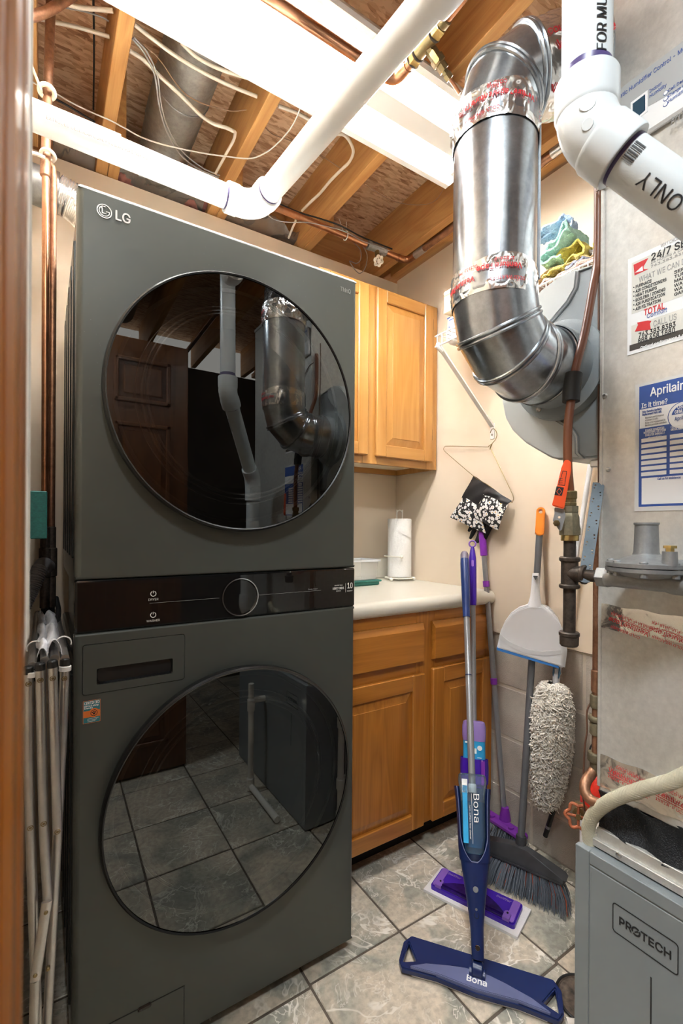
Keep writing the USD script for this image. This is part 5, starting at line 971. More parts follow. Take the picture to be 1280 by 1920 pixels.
mat('fluff', (.86, .80, .72), .95, var=.14, scale=(40, 40, 40), sheen_weight=.3)
fd.part('fluffy_head', fluff(), MT['fluff'], 'cream microfibre strands', kind='stuff', smooth=60)
# ------------------------------------------------------------------ hanger and gloves on the wall
mat('hanger_wire', (.30, .22, .09), .35, metal=.8); mat('glove_black', (.022, .022, .024), .5, var=.4, scale=(25, 25, 25)); mat('glove_dark', (.009, .009, .010), .75)
def daisies():
    n = {'g': ('geometry', {}), 's': ('mapping', {'scale': (0, 1, 1)}), 'v': ('voronoi_texture', {'scale': 66.0, 'dimensions': '3D', 'randomness': .75}),
         'w': ('noise_texture', {'scale': 260.0, 'detail': 1}), 'k': ('math', {'math_type': 'multiply_add', 'value2': .28}), 'r': ('rgb_ramp', {'interpolate': False, 'ramp': [(0, (.80, .45, .03)), (.30, (.82, .80, .78)), (.66, (.014, .014, .015))]}), 'p': ('principled_bsdf', {'roughness': .6})}
    l = [('g.position', 's.vector'), ('s.vector', 'v.vector'), ('g.position', 'w.vector'), ('w.fac', 'k.value1'), ('v.distance', 'k.value3'), ('k.value', 'r.fac'), ('r.color', 'p.base_color')]
    MT['daisies'] = usdkit.material(stage, '/World/Looks/daisies', n, l, surface='p.BSDF')
daisies()
wh = Thing('wire_hanger', 'thin brass wire clothes hanger hooked askew on the shelf brace', 'hanger', base=tuple(at(915, 838, X=1.545)))
HX2 = 1.543; ph = lambda a, b, X=HX2: at(a, b, X=X)
wh.part('hook', tube([ph(919, 812), ph(921, 806), ph(925, 804), ph(930, 809), ph(931, 817), ph(928, 825), ph(922, 832), ph(919, 838), ph(918, 843)], .0014, 6, 6), MT['hanger_wire'])
wh.part('frame', tube([ph(918, 843), ph(922, 833), ph(916, 836, 1.545), ph(912, 838), ph(870, 837), ph(838, 836.5), ph(832.5, 839), ph(832, 844), ph(840, 852), ph(888, 893, 1.53), ph(917, 911, 1.526), ph(955, 940, 1.532), ph(961, 939), ph(962, 932), ph(955, 915), ph(935, 873), ph(919, 840)], .0013, 6, 5), MT['hanger_wire'])
def cloth_quad(p, X0, X1, bow, nu=14, nv=14, th=.003):
    p = [at(a, b, X=X0) for a, b in p]
    def fn(u, v):
        q = ((1 - u) * (1 - v))[:, None] * p[0] + (u * (1 - v))[:, None] * p[1] + (u * v)[:, None] * p[2] + ((1 - u) * v)[:, None] * p[3]
        q[:, 0] += -bow * np.sin(u * PI) * np.sin(v * PI) + .0025 * np.sin(u * 9 + v * 5) + (X1 - X0) * v; return q
    m = grid(fn, nu, nv); m = shell(m, th); return m
gl = Thing('garden_glove', 'black work glove with daisy print cuff, left one on the wire hanger', 'glove', group=None, base=tuple(at(875, 950, X=1.53)))
gl.part('cuff_band', cloth_quad([(888, 892), (919, 912), (897, 947), (869, 933)], 1.532, 1.524, .010), MT['glove_black']); gl.part('daisy_cuff', cloth_quad([(869, 932), (897, 946), (912, 1000), (847, 970)], 1.523, 1.516, .012), MT['daisies'], 'white daisies on black')
gl.part('hand', T3([tube([ph(880, 965, 1.538), ph(884, 985, 1.538), ph(878, 1000 - 4, 1.538)], [.018, .012, .006], 12, 5, flat=.5), tube([ph(893, 985, 1.538), ph(886, 1000, 1.536), ph(881, 1010, 1.534)], [.010, .009, .005], 12, 5)]), MT['glove_dark'])
gr2 = Thing('garden_glove', 'black work glove with daisy print cuff, right one on the wire hanger overlapping the other', 'glove', base=tuple(at(925, 955, X=1.52)))
gr2.part('cuff_band', cloth_quad([(915, 911), (959, 940), (951, 948), (907, 926)], 1.520, 1.512, .006), MT['glove_black']); gr2.part('daisy_cuff', cloth_quad([(907, 926), (952, 946), (934, 994), (889, 968)], 1.511, 1.506, .012), MT['daisies'], 'white daisies on black')
gr2.part('hand', T3([tube([ph(905, 970, 1.536), ph(902, 1000, 1.536), ph(893, 1016, 1.536)], [.024, .020, .010], 12, 5, flat=.5), tube([ph(918, 985, 1.536), ph(912, 1000, 1.536), ph(906, 1018, 1.536)], [.014, .011, .006], 12, 5)]), MT['glove_dark'])
# ------------------------------------------------------------------ wire shelf and what lies on it
mat('wire_white', (.80, .79, .76), .35)
sx0, sx1, sy0, sy1, sz = 1.262, 1.552, .50, 1.315, 1.928
ws = Thing('wire_shelf', 'white coated wire shelf on the right wall held by a slanted brace', 'shelf', base=(1.4, .9, 1.9))
for x_, z_ in ((sx0, sz), (sx0, sz - .040), (sx1 - .004, sz - .003), ((sx0 + sx1) / 2, sz - .003)): ws.part('long_rod', cyl((x_, sy0, z_), (x_, sy1, z_), .0034, seg=10), MT['wire_white'])
for k in range(35):
    y_ = sy1 - .012 - .0254 * k
    if y_ > sy0: ws.part('cross_wire', tube([(sx0 - .002, y_, sz - .042), (sx0 - .002, y_, sz + .001), (sx0, y_, sz + .003), (sx1 - .002, y_, sz + .003)], .0019, 6, 1), MT['wire_white'])
b0, b1 = V(sx0 + .004, 1.298, sz - .044), V(1.552, 1.283, 1.612)
dd = unit(b1 - b0); br = placed(T3([bx(0, np.linalg.norm(b1 - b0), -.008, .008, -.001, .001), bx(0, np.linalg.norm(b1 - b0), -.009, -.007, -.001, .006), bx(0, np.linalg.norm(b1 - b0), .007, .009, -.001, .006)]), b0, dd, V(0, 1, 0))
ws.part('brace', br, MT['wire_white']); ws.part('brace_clip', tube([b0 + V(-.004, 0, .012), b0 + V(-.006, 0, 0), b0 + dd * .02], .0085, 10, 4), MT['wire_white'])
ws.part('wall_plate', T3([bx(1.5525, 1.5555, 1.272, 1.294, 1.562, 1.625, .001)]), MT['wire_white']); ws.part('screw', lathe([(0, .003), (.004, .002), (.004, 0)], (1.5525, 1.283, 1.580), (-1, 0, 0), 12), MT['steel'])
mat('carton', (.78, .72, .52), .6); mat('carton_line', (.78, .52, .2), .6)
q0 = at(831.5, 582, X=1.36); q1 = at(836, 634, X=1.36)
pk = Thing('paper_pack', 'white paper pack with blue print standing on the wire shelf', 'pack', base=(1.41, 1.28, sz + .005))
zt = at(835, 596, X=1.36)[2]
pk.part('pack', bx(1.36, 1.50, 1.20, q1[1] + .004, sz + .0055, zt, .012), MT['paper_white'])
for k, (a, b, w) in enumerate(((838, 598, 6), (842, 601, 8), (841, 614, 2))): pk.part('print', bx(1.3595, 1.3602, at(a + w, b, X=1.36)[1], at(a, b, X=1.36)[1], at(a, b, X=1.36)[2] - .002, at(a, b, X=1.36)[2] + .002), MT['print_blue'])
pk.part('folded_top', trimesh.convex.convex_hull(np.array([[x_, y_, zt - .012] for x_ in (1.372, 1.488) for y_ in (1.215, q1[1] - .008)] + [[x_, y_, zt + .018] for x_ in (1.415, 1.445) for y_ in (1.22, q1[1] - .02)])), MT['paper_white'])
bz = zt + .019; tz = at(831.5, 548, X=1.36)[2]
bxn = Thing('carton', 'small cream carton with an orange line lying on the paper pack', 'box', base=(1.42, 1.28, bz))
bxn.part('box', bx(1.36, 1.49, 1.17, q0[1], bz, tz, .002), MT['carton']); bxn.part('line', T3([bx(1.3592, 1.3603, 1.17, q0[1] + .0005, bz + (tz - bz) * .77, bz + (tz - bz) * .80)]), MT['carton_line'])
# cloths
for nm, c, sh in (('rag_blue', (.44, .60, .86), .8), ('rag_teal', (.42, .74, .65), .8), ('rag_yellow', (.74, .62, .11), .8), ('rag_tan', (.55, .38, .14), .85), ('rag_grey', (.55, .53, .53), .85), ('rag_slate', (.33, .38, .50), .85), ('rag_pink', (.62, .42, .36), .85)):
    mat(nm, c, .95, var=.25, scale=(35, 35, 35), bump=1.0, bscale=(300, 300, 300), bdist=.006, sheen_weight=.3)
r_ = lambda a, b, X=1.30: at(a, b, X=X)
def rag(pts, depth, th, seed, X0, shrink):
    """a cloth folded along the path pts (pixels at depth X0), reaching back towards the wall"""
    sp = spline([at(a, b, X=X0) for a, b in pts], 12); c = sp.mean(0)
    def fn(u, v):
        i = u * (len(sp) - 1); p = np.stack([np.interp(i, np.arange(len(sp)), sp[:, k]) for k in range(3)], 1)
        p = c + (p - c) * (1 - shrink * v)[:, None]; p[:, 0] = X0 + depth * v + .012 * np.sin(u * 5 + seed)
        w = meshkit.fbm(np.stack([u * 5 + seed * 3.7, v * 3.5, 0 * u], 1), 3, seed) - .5
        p[:, 2] += w * .022 + .004 * np.sin(u * 26 + seed); p[:, 1] += (meshkit.fbm(np.stack([v * 5, u * 4 + seed, 0 * u + 4], 1), 3, seed) - .5) * .020
        return p
    m = grid(fn, 110, 26); a = shell(m, th); a.merge_vertices(); v = a.vertices
    a.vertices = v + a.vertex_normals * ((meshkit.fbm(v * 150, 2, seed) - .5) * .0035)[:, None]; return a
def thing_rag(label, m_, pts, depth=.17, th=.006, seed=1, X0=1.30, shrink=.15):
    m = rag(pts, depth, th, seed, X0, shrink); v = m.vertices.copy(); v[:, 2] = np.maximum(v[:, 2], sz + .006); v[:, 0] = np.clip(v[:, 0], 1.268, 1.553); m.vertices = v
    solo('cleaning_cloth', m, MT[m_], label, 'cleaning cloth', 'cloths heaped on the wire shelf', smooth=70)
thing_rag('pink and grey cloth flattened at the bottom of the heap on the shelf', 'rag_pink', [(985, 545), (1015, 528), (1050, 512), (1090, 494), (1130, 478)], .22, .010, 1, 1.275, .0)
thing_rag('slate blue cloth peeping out low behind the shelf wires', 'rag_slate', [(1048, 512), (1060, 503), (1080, 494), (1100, 485), (1104, 488)], .16, .008, 2, 1.285)
thing_rag('tan cloth folded under the yellow ones on the shelf', 'rag_tan', [(990, 530), (1020, 514), (1050, 500), (1080, 490), (1100, 482), (1112, 478), (1117, 484), (1110, 489), (1085, 494)], .2, .005, 3, 1.31)
thing_rag('yellow cloth spread flat toward the front of the shelf', 'rag_yellow', [(1060, 500), (1045, 508), (1034, 512), (1024, 522), (1016, 524), (1030, 506), (1050, 492), (1070, 480), (1084, 476)], .16, .005, 4, 1.285)
thing_rag('yellow cloth rolled into an upright loop on the heap', 'rag_yellow', [(1040, 490), (1052, 476), (1064, 462), (1074, 450), (1082, 446), (1090, 452), (1092, 464), (1088, 474), (1078, 482), (1064, 492), (1045, 500)], .15, .006, 5, 1.33)
thing_rag('yellow cloth at the back of the heap near the brown tube', 'rag_yellow', [(1080, 478), (1092, 466), (1102, 461), (1116, 458), (1126, 460)], .10, .008, 6, 1.40)
thing_rag('pale grey cloth folded behind the tan cloth on the shelf', 'rag_grey', [(1070, 490), (1086, 480), (1100, 472), (1112, 470), (1120, 475), (1117, 482)], .13, .006, 7, 1.37)
thing_rag('fluffy mint green cloth bunched on the yellow cloths', 'rag_teal', [(1003, 482), (1014, 468), (1026, 456), (1040, 446), (1052, 432), (1057, 418), (1061, 416), (1064, 428), (1060, 450), (1052, 468)], .14, .008, 8, 1.34)
thing_rag('mint green towel fold hanging toward the shelf front', 'rag_teal', [(1046, 482), (1040, 488), (1030, 494), (1014, 500), (1008, 492), (1020, 476), (1034, 460), (1046, 444), (1058, 424)], .10, .007, 9, 1.295)
thing_rag('light blue cloth on top of the heap on the shelf', 'rag_blue', [(996, 452), (1010, 440), (1026, 428), (1044, 418), (1056, 406), (1063, 402), (1069, 408), (1066, 418), (1054, 424), (1030, 432), (1008, 448)], .05, .006, 10, 1.36)
# ------------------------------------------------------------------ on the worktop
CZ = .94
mat('towel_paper', (.84, .83, .80), .9, bump=.5, bscale=(130, 130, 130), bdist=.004); mat('cream_wire', (.80, .76, .66), .4); mat('lid_green', (.02, .16, .13), .35)
pane('box_clear', (.93, .93, .92), ior=1.35, base=(.80, .78, .72), cover=.30)
tc = V(1.462, 1.762, 0)
th_ = Thing('paper_towel_holder', 'cream wire paper towel holder with ball feet on the worktop', 'paper towel holder', base=(tc[0], tc[1], CZ))
th_.part('base_ring', torus(tc + V(0, 0, CZ + .014), (0, 0, 1), .068, .0032, 48, 8), MT['cream_wire'])
fwd_ = unit(-tc * [1, 1, 0]); sd_ = np.cross(fwd_, V(0, 0, 1))
for a in (-.55, 1.55, 3.6): th_.part('ball_foot', trimesh.creation.icosphere(2, .0095).apply_translation(tc + .070 * (math.cos(a) * fwd_ - math.sin(a) * sd_) + V(0, 0, CZ + .0095)), MT['cream_wire'])
for s in (-1, 1): th_.part('cross_wire', cyl(tc - sd_ * .068 + fwd_ * s * .012 + V(0, 0, CZ + .014), tc + sd_ * .068 + fwd_ * s * .012 + V(0, 0, CZ + .014), .0025, seg=8), MT['cream_wire'])
th_.part('centre_loop', tube([tc - sd_ * .013 + V(0, 0, CZ + .014), tc - sd_ * .013 + V(0, 0, 1.255), tc - sd_ * .012 + V(0, 0, 1.272), tc + V(0, 0, 1.281), tc + sd_ * .012 + V(0, 0, 1.272), tc + sd_ * .013 + V(0, 0, 1.255), tc + sd_ * .013 + V(0, 0, CZ + .014)], .0028, 8, 8), MT['cream_wire'])
lp = [tc + .070 * (math.cos(a) * fwd_ + math.sin(a) * -sd_) + V(0, 0, 1.065) for a in np.linspace(.9 - PI, .9 - PI + .01, 1)]
ring_a = np.linspace(-.15, 2 * PI - 2.25, 30); arm = [tc + .072 * (math.cos(a) * fwd_ + math.sin(a) * sd_) + V(0, 0, 1.058) for a in ring_a]
e_ = arm[-1]; arm += [e_ + V(0, 0, -.004) + fwd_ * .018, e_ + V(0, 0, -.02) + fwd_ * .024, e_ + V(0, 0, -.06) + fwd_ * .024, e_ + V(0, 0, CZ + .014 - 1.058) + fwd_ * .024]
th_.part('side_arm', tube(arm, .0028, 8, 2), MT['cream_wire']); th_.part('arm_ball', trimesh.creation.icosphere(2, .0085).apply_translation(arm[0]), MT['cream_wire'])
tr_ = Thing('paper_towel_roll', 'white embossed paper towel roll standing in its wire holder', 'paper towel', base=(tc[0], tc[1], CZ + .019))
tr_.part('roll', lathe([(.020, .0), (.0555, .0), (.0565, .003), (.0565, .277), (.0555, .280), (.020, .280)], tc + V(0, 0, CZ + .019), (0, 0, 1), 64, close=True), MT['towel_paper'])
def flap(u, v):
    a = 1.05 + 1.25 * u; r = .0575 + .012 * np.clip(u - .35, 0, 1) ** 1.5 * (1 + .6 * v); z = CZ + .020 + .275 * (1 - v) * (1 - .06 * np.sin(u * 9) * v) - 0
    return tc + r[:, None] * (np.cos(a)[:, None] * fwd_ - np.sin(a)[:, None] * sd_) + np.stack([0 * z, 0 * z, z], 1)
tr_.part('loose_sheet', shell(grid(flap, 20, 16), .0006), MT['towel_paper'])
def torn(u, v):
    a = -.35 + 1.45 * u; z = CZ + .296 - (.045 + .045 * u ** .7) * v; r = .0572 + .005 * v * u
    return tc + r[:, None] * (np.cos(a)[:, None] * fwd_ - np.sin(a)[:, None] * sd_) + np.stack([0 * z, 0 * z, z], 1)
tr_.part('torn_sheet', shell(grid(torn, 24, 8), .0006), MT['towel_paper'])
pb_ = Thing('green_tray', 'dark green plastic tray lying on the worktop beside the tower', 'tray', base=(1.10, 1.70, CZ))
pb_.part('tray', T3([bx(.93, 1.262, 1.655, 1.80, CZ + .001, CZ + .018, .004), bx(.925, 1.270, 1.648, 1.807, CZ + .016, CZ + .024, .003)]), MT['lid_green'])
cb = Thing('storage_box', 'clear plastic storage box set on the green tray', 'box', base=(1.10, 1.73, CZ + .025))
def tub(x0, x1, y0, y1, z0, z1, t, taper):
    o_ = [(x0 + taper, y0 + taper), (x1 - taper, y0 + taper), (x1 - taper, y1 - taper), (x0 + taper, y1 - taper)]; p_ = [(x0, y0), (x1, y0), (x1, y1), (x0, y1)]; v = [(*q, z0) for q in o_] + [(*q, z1) for q in p_]
    f = [[0, 1, 5], [0, 5, 4], [1, 2, 6], [1, 6, 5], [2, 3, 7], [2, 7, 6], [3, 0, 4], [3, 4, 7], [0, 2, 1], [0, 3, 2]]
    return trimesh.Trimesh(np.array(v, float), np.array(f), process=False)
cb.part('tub', tub(.935, 1.262, 1.665, 1.80, CZ + .0255, 1.050, .002, .008), MT['box_clear'], smooth=False)
rim_ = sg.box(.928, 1.658, 1.270, 1.807).difference(sg.box(.937, 1.667, 1.260, 1.798)); cb.part('rim', ext(rim_, .008, (0, 0, 1.045)), MT['white_shade'])
# ------------------------------------------------------------------ pipes, duct and cables under the ceiling
mat('pvc_bright', (.82, .82, .80), .3); mat('cable_cream', (.74, .66, .55), .5); mat('cable_black', (.02, .02, .022), .5); mat('cable_grey', (.36, .35, .34), .5); mat('string_white', (.70, .66, .60), .6); mat('wire_tan', (.32, .19, .11), .55)
dpz = 2.08; D = lambda a, b: at(a, b, Z=dpz)
e0 = V(.492, 1.226, dpz); dN = unit(D(806, 0) - D(517, 343)); dN[2] = 0; dN = unit(dN); c1 = e0 + dN * .05; far = e0 + dN * .685
dpp = Thing('drain_pipe', 'white plastic drain pipe crossing under the ceiling with a right-angle elbow', 'pipe', base=(.49, 1.2, dpz))
pr = .0301
dpp.part('pipe', cyl((-.079, 1.226, dpz + .01), (.43, 1.226, dpz), pr, seg=36), MT['pvc_bright']); dpp.part('pipe', cyl(e0 + dN * .06, far, pr, seg=36), MT['pvc_bright'])
ep = [e0 + V(-.060, 0, 0), e0 + V(-.045, 0, 0)] + [e0 + V(-.045, 0, 0) + V(.045 * math.sin(t), 0, 0) + dN * .045 * (1 - math.cos(t)) for t in np.linspace(.15, PI / 2, 9)] + [e0 + dN * .060]
el = dpp.part('elbow', tube(ep, pr + .006, 36, 1), MT['pvc_bright'], smooth=50)
for o_, d__ in ((e0 + V(-.048, 0, 0), V(-1, 0, 0)), (e0 + dN * .046, dN)):
    dpp.part('collar', lathe([(pr + .004, 0), (pr + .0075, .004), (pr + .0082, .006), (pr + .0082, .033), (pr + .0065, .036), (pr, .036)], o_, d__, 40), MT['pvc_bright'], under=el)
    dpp.part('primer_ring', lathe([(pr + .0003, .036), (pr + .0005, .040)], o_, d__, 40), MT['primer_purple'], under=el)
dpp.part('moulded_nub', lathe([(0, .004), (.008, .003), (.009, -.004)], e0 + V(-.018, .02 - .042, -.018), unit(V(-.1, -.6, -.7)), 16), MT['pvc_bright'], under=el)
q = far; dpp.part('elbow', tube([q - dN * .03, q, q + dN * .03 + V(0, 0, .012), q + dN * .042 + V(0, 0, .045), q + dN * .042 + V(0, 0, .08)], pr + .006, 24, 5), MT['pvc_bright']); dpp.part('pipe', cyl(q + dN * .042 + V(0, 0, .06), q + dN * .042 + V(0, 0, 2.71 - dpz), pr, seg=24), MT['pvc_bright'])
m = dense(text('EXTRUDED CELLULAR CORE PVC DWV PIPE NSF ASTM F891', .006, (0, 0, 0), (1, 0, 0), (0, 1, 0), .0003), .01)
dpp.part('lettering', wrap(m, V(.00, 1.226, dpz + .006), (1, 0, 0), unit(V(0, -.75, -.6)), pr + .0003, -.25), MT['print_grey'], smooth=False)
st_ = Thing('metal_strip', 'thin grey sheet metal strip resting along the top of the drain pipe', 'strip', base=(0, 1.25, dpz + .03))
st_.part('strip', bx(-.10, at(228, 262, Y=1.25)[0], 1.226, 1.262, dpz + .0315, dpz + .0335, .0005), MT['galvanised']); st_.part('upstand', bx(-.10, at(228, 262, Y=1.25)[0], 1.260, 1.262, dpz + .03, dpz + .075), MT['galvanised'])
# round supply duct between the joists
rd = Thing('supply_duct', 'dusty grey round metal duct running between the ceiling joists', 'duct', base=(.375, 1.2, 2.6))
rd.part('pipe', cyl((.372, -1.2, 2.612), (.372, 1.72, 2.612), .086, seg=48), MT['old_duct'])
for y_ in (1.12, 1.55): rd.part('seam_bead', torus((.372, y_, 2.612), (0, 1, 0), .0865, .002, 48, 6), MT['old_duct'])
rd.part('drop_elbow', tube([(.372, 1.70, 2.612), (.372, 1.79, 2.600), (.372, 1.84, 2.56), (.372, 1.86, 2.50)], .084, 32, 6), MT['old_duct'])
mat('insulation_pink', (.40, .16, .13), .95, var=.5, scale=(30, 30, 30)); pane('vapour_film', (.80, .78, .74), ior=1.5, base=(.45, .40, .35), cover=.25)
def lump(c, r, seed):
    m = trimesh.creation.icosphere(4, 1.0); v = m.vertices; v = v * (1 + .45 * (meshkit.fbm(v * 2.2 + seed * 9, 4, seed) - .5))[:, None] * np.array(r) + np.array(c); return trimesh.Trimesh(v, m.faces, process=False)
ins = Thing('insulation', 'scraps of dirty pink insulation stuffed above the back wall', 'insulation', base=(.4, 1.92, 2.5))
for k, (x_, rx) in enumerate(((.245, .05), (.33, .05), (.50, .06), (.54, .04))): ins.part('tuft', lump((x_, 1.955, 2.515 + .012 * (k % 2)), (rx, .06, .035), k), MT['insulation_pink'])
def film(x0, x1, seed, z0=2.478, hh=.05):
    def fn(u, v):
        w = meshkit.fbm(np.stack([u * 7 + seed, v * 3, 0 * u], 1), 4, seed)
        return np.stack([x0 + (x1 - x0) * u, 1.900 - .03 * v - .015 * w + .05 * (1 - v), z0 + .004 + hh * v * w * 1.6], 1)
    return shell(grid(fn, 40, 10), .0006)
for k, (a_, b_) in enumerate(((.02, .15), (.20, .54), (.62, .96))): solo('vapour_film', film(a_, b_, 4 + k), MT['vapour_film'], ('crumpled clear plastic film above the wall left of the round duct', 'crumpled clear plastic film along the wall top under the round duct', 'crumpled clear plastic film along the wall top right of the white elbow')[k], 'plastic film', kind='stuff')
# large copper line below the back joists and along the right wall
cz = 2.42
cp1 = Thing('copper_pipe', 'long copper pipe with a small handwheel valve below the back joists', 'pipe', base=(1.0, 1.646, cz))
cp1.part('pipe', cyl((.02, 1.646, cz), (1.17, 1.646, cz), .0130, seg=24), MT['copper']); cp1.part('pipe', cyl((1.25, 1.646, cz), (1.362, 1.646, cz), .0130, seg=24), MT['copper'])
cp1.part('elbow', tube([(1.345, 1.646, cz), (1.375, 1.645, cz), (1.395, 1.632, cz), (1.400, 1.61, cz), (1.400, 1.585, cz)], .0150, 20, 5), MT['copper']); cp1.part('sleeve', cyl((1.400, 1.59, cz), (1.400, 1.53, cz), .0155, seg=24), MT['alu'])
cp1.part('pipe', cyl((1.400, 1.54, cz), (1.400, -1.2, cz + .01), .0130, seg=24), MT['copper_dull']); cp1.part('sleeve', cyl(at(1066, 268, Z=cz + .004) * [0, 1, 1] + V(1.400, 0, 0), at(1036, 290, Z=cz + .004) * [0, 1, 1] + V(1.400, 0, 0), .0152, seg=24), MT['alu'])
vx = at(706, 467, Y=1.646)[0]
cp1.part('valve_body', T3([cyl((vx - .045, 1.646, cz), (vx + .045, 1.646, cz), .0158, seg=20, b=.003), cyl((vx - .05, 1.646, cz), (vx - .03, 1.646, cz), .0185, seg=8, b=.002), cyl((vx + .03, 1.646, cz), (vx + .05, 1.646, cz), .0185, seg=8, b=.002)]), MT['grey_cast'])
cp1.part('valve_stem', lathe([(0, 0), (.011, 0), (.011, .03), (.0075, .032), (.0075, .048), (0, .048)], (vx, 1.646, cz - .008), unit(V(0, -.25, -1)), 12), MT['brass'])
wq = V(vx, 1.632, cz - .060); wn = unit(V(-.05, -.75, -.6)); wx, wy, _ = basis(wn)
cp1.part('handwheel', T3([tube([wq + (.019 + .003 * math.cos(6 * t)) * (math.cos(t) * wx + math.sin(t) * wy) for t in np.linspace(0, 2 * PI, 49)], .0042, 8, 1, cap=False), cyl(wq - wn * .003, wq + wn * .006, .009, seg=12)] + [cyl(wq, wq + .019 * (math.cos(t) * wx + math.sin(t) * wy), .003, seg=6) for t in np.linspace(0, 2 * PI, 7)[:-1]]), MT['cable_cream'], 'whitish handwheel')
hx_ = at(655, 440, Y=1.646)[0]
for k, xh in enumerate((at(648, 438, Y=1.646)[0],)): cp1.part('hanger_ring', T3([torus((xh, 1.646, cz), (1, 0, 0), .0165, .0022, 28, 8), tube([(xh, 1.646, cz + .016), (xh + .003, 1.645, 2.48)], .0012, 6, 1), tube([(xh - .012, 1.646, cz + .015), (xh - .035, 1.644, 2.48)], .0010, 6, 1)]), MT['wire_white'])
# copper line with brass tee below the light
mz = 2.355
ey = at(738, 141, Z=mz); yx = .952
cp2 = Thing('copper_pipe', 'copper pipe with brass drain tee crossing below the fluorescent light', 'pipe', base=(.75, .95, mz))
ecx = ey[0]
cp2.part('pipe', cyl((-.079, yx, mz), (ecx - .03, yx, mz), .0130, seg=24), MT['copper']); cp2.part('elbow', tube([(ecx - .035, yx, mz), (ecx - .012, yx, mz), (ecx + .004, yx - .006, mz), (ecx + .012, yx - .02, mz), (ecx + .014, yx - .05, mz)], .0150, 20, 5), MT['copper'])
E2 = lambda y_: V(ecx + .014, y_, mz)
cp2.part('pipe', cyl(E2(yx - .04), E2(-1.0), .0130, seg=24), MT['copper'])
ya = at(772, 112, X=ecx + .014)[1]; yb = at(838, 32, X=ecx + .014)[1]
for nm, y0_, y1_, r_2, seg_ in (('coupling', .00, .16, .0205, 6), ('tee', .14, .70, .0180, 24), ('coupling', .66, .84, .0205, 6), ('coupling', .84, 1.0, .0165, 24)): cp2.part(nm, cyl(E2(ya + (yb - ya) * y0_), E2(ya + (yb - ya) * y1_), r_2, seg=seg_, b=.002), MT['brass_bright'] if nm == 'coupling' and seg_ == 6 else MT['brass'], smooth=20)
for f_ in (.02, .18, .64): cp2.part('solder_joint', torus(E2(ya + (yb - ya) * f_), (0, 1, 0), .0178, .0028, 24, 6), MT['black_iron'])
tq = E2(ya + (yb - ya) * .42); td_ = unit(V(.78, -.1, -.62))
cp2.part('drain_valve', T3([lathe([(0, 0), (.0135, 0), (.0135, .026), (.0165, .028), (.0165, .042), (.0125, .044), (.0125, .060), (0, .060)], tq + td_ * .010, td_, 8), lathe([(0, 0), (.008, 0), (.008, .016), (.0105, .017), (.0105, .030), (0, .030)], tq + td_ * .062, td_, 6)]), MT['brass'], smooth=20)
cp2.part('valve_tail', cyl(tq + td_ * .09, tq + td_ * .13, .0045, seg=10), MT['copper']); cp2.part('valve_tab', placed(ext(rrect(.026, .013, .003), .003), tq + td_ * .034 + V(-.012, -.012, -.016), td_, V(0, -1, 0)), MT['brass_bright'])
# cables
def cable(pts, r, m, label, Z=2.545, n=8, **k):
    p = [at(a[0], a[1], Z=a[2] if len(a) > 2 else Z) for a in pts]; solo('cable', tube(p, r, 8, n), MT[m], label, 'cable', smooth=60)
ZC = 2.515
cable([(252, 46), (285, 72), (330, 105), (380, 135), (430, 160), (482, 181)], .0052, 'cable_cream', 'cream sheathed cable crossing over the round duct, second from the light', ZC)
cable([(340, 80), (365, 104), (400, 124), (440, 139), (482, 150)], .0052, 'cable_cream', 'cream sheathed cable nearest the light fixture over the round duct', ZC)
cable([(243, 95), (270, 113), (300, 143), (340, 180), (375, 215), (400, 232), (425, 240), (441, 248)], .0055, 'cable_cream', 'cream sheathed cable sagging lowest across the round duct', ZC)
cable([(441, 248), (438, 262), (424, 288), (404, 325)], .0050, 'cable_cream', 'cream cable stapled down the side of the joist right of the duct', 2.50)
cable([(522, 199), (550, 209), (575, 222), (600, 240), (625, 250), (645, 253), (657, 268), (662, 285), (655, 303), (640, 318), (620, 338), (600, 362), (585, 376), (566, 395)], .0055, 'cable_cream', 'cream cable curling down the joist face right of the drain pipe', 2.52)
cable([(556, 410), (548, 428), (541, 446)], .0050, 'cable_cream', 'short cream cable end dropping to the wall right of the elbow', 2.49)
cable([(120, 6), (150, 14), (180, 17), (212, 20)], .0055, 'cable_cream', 'cream cable at the top left corner above the first joist', 2.54)
cable([(62, 32), (100, 41), (150, 52), (205, 69)], .0050, 'cable_cream', 'cream cable behind the copper riser entering the first joist', 2.56)
cable([(55, 150), (75, 162), (105, 176), (135, 193), (170, 210), (205, 225), (235, 241), (262, 256), (295, 268), (330, 277), (380, 287), (430, 294), (470, 297), (500, 285), (525, 264), (545, 240), (557, 218), (562, 203)], .0022, 'string_white', 'thin whitish cord sagging in a long loop below the joists', 2.46)
cable([(175, 0), (176, 60), (176, 130), (175, 205)], .0028, 'cable_black', 'black cable running straight beside the first joist', 2.62)
cable([(58, 160), (90, 178), (130, 200), (178, 229)], .0030, 'cable_black', 'black cable slanting above the drain pipe at the left', 2.50)
cable([(120, 14), (160, 22), (190, 32), (204, 40)], .0020, 'cable_grey', 'thin grey wire bunch under the top left cream cable', 2.57)
cable([(248, 72), (272, 102), (290, 142), (297, 190), (306, 230), (322, 266), (345, 297), (375, 318), (410, 333)], .0026, 'cable_grey', 'grey twin wire drooping over the left side of the round duct', 2.50)
cable([(251, 70), (277, 100), (295, 142), (301, 190), (310, 228), (326, 262), (350, 292), (380, 315), (412, 329)], .0022, 'cable_grey', 'second grey wire drooping beside its twin over the round duct', 2.502)
cable([(253, 72), (285, 98), (305, 120), (325, 150), (350, 178), (385, 196), (432, 208), (462, 206)], .0016, 'wire_tan', 'thin brown wire looping across the round duct', 2.51)
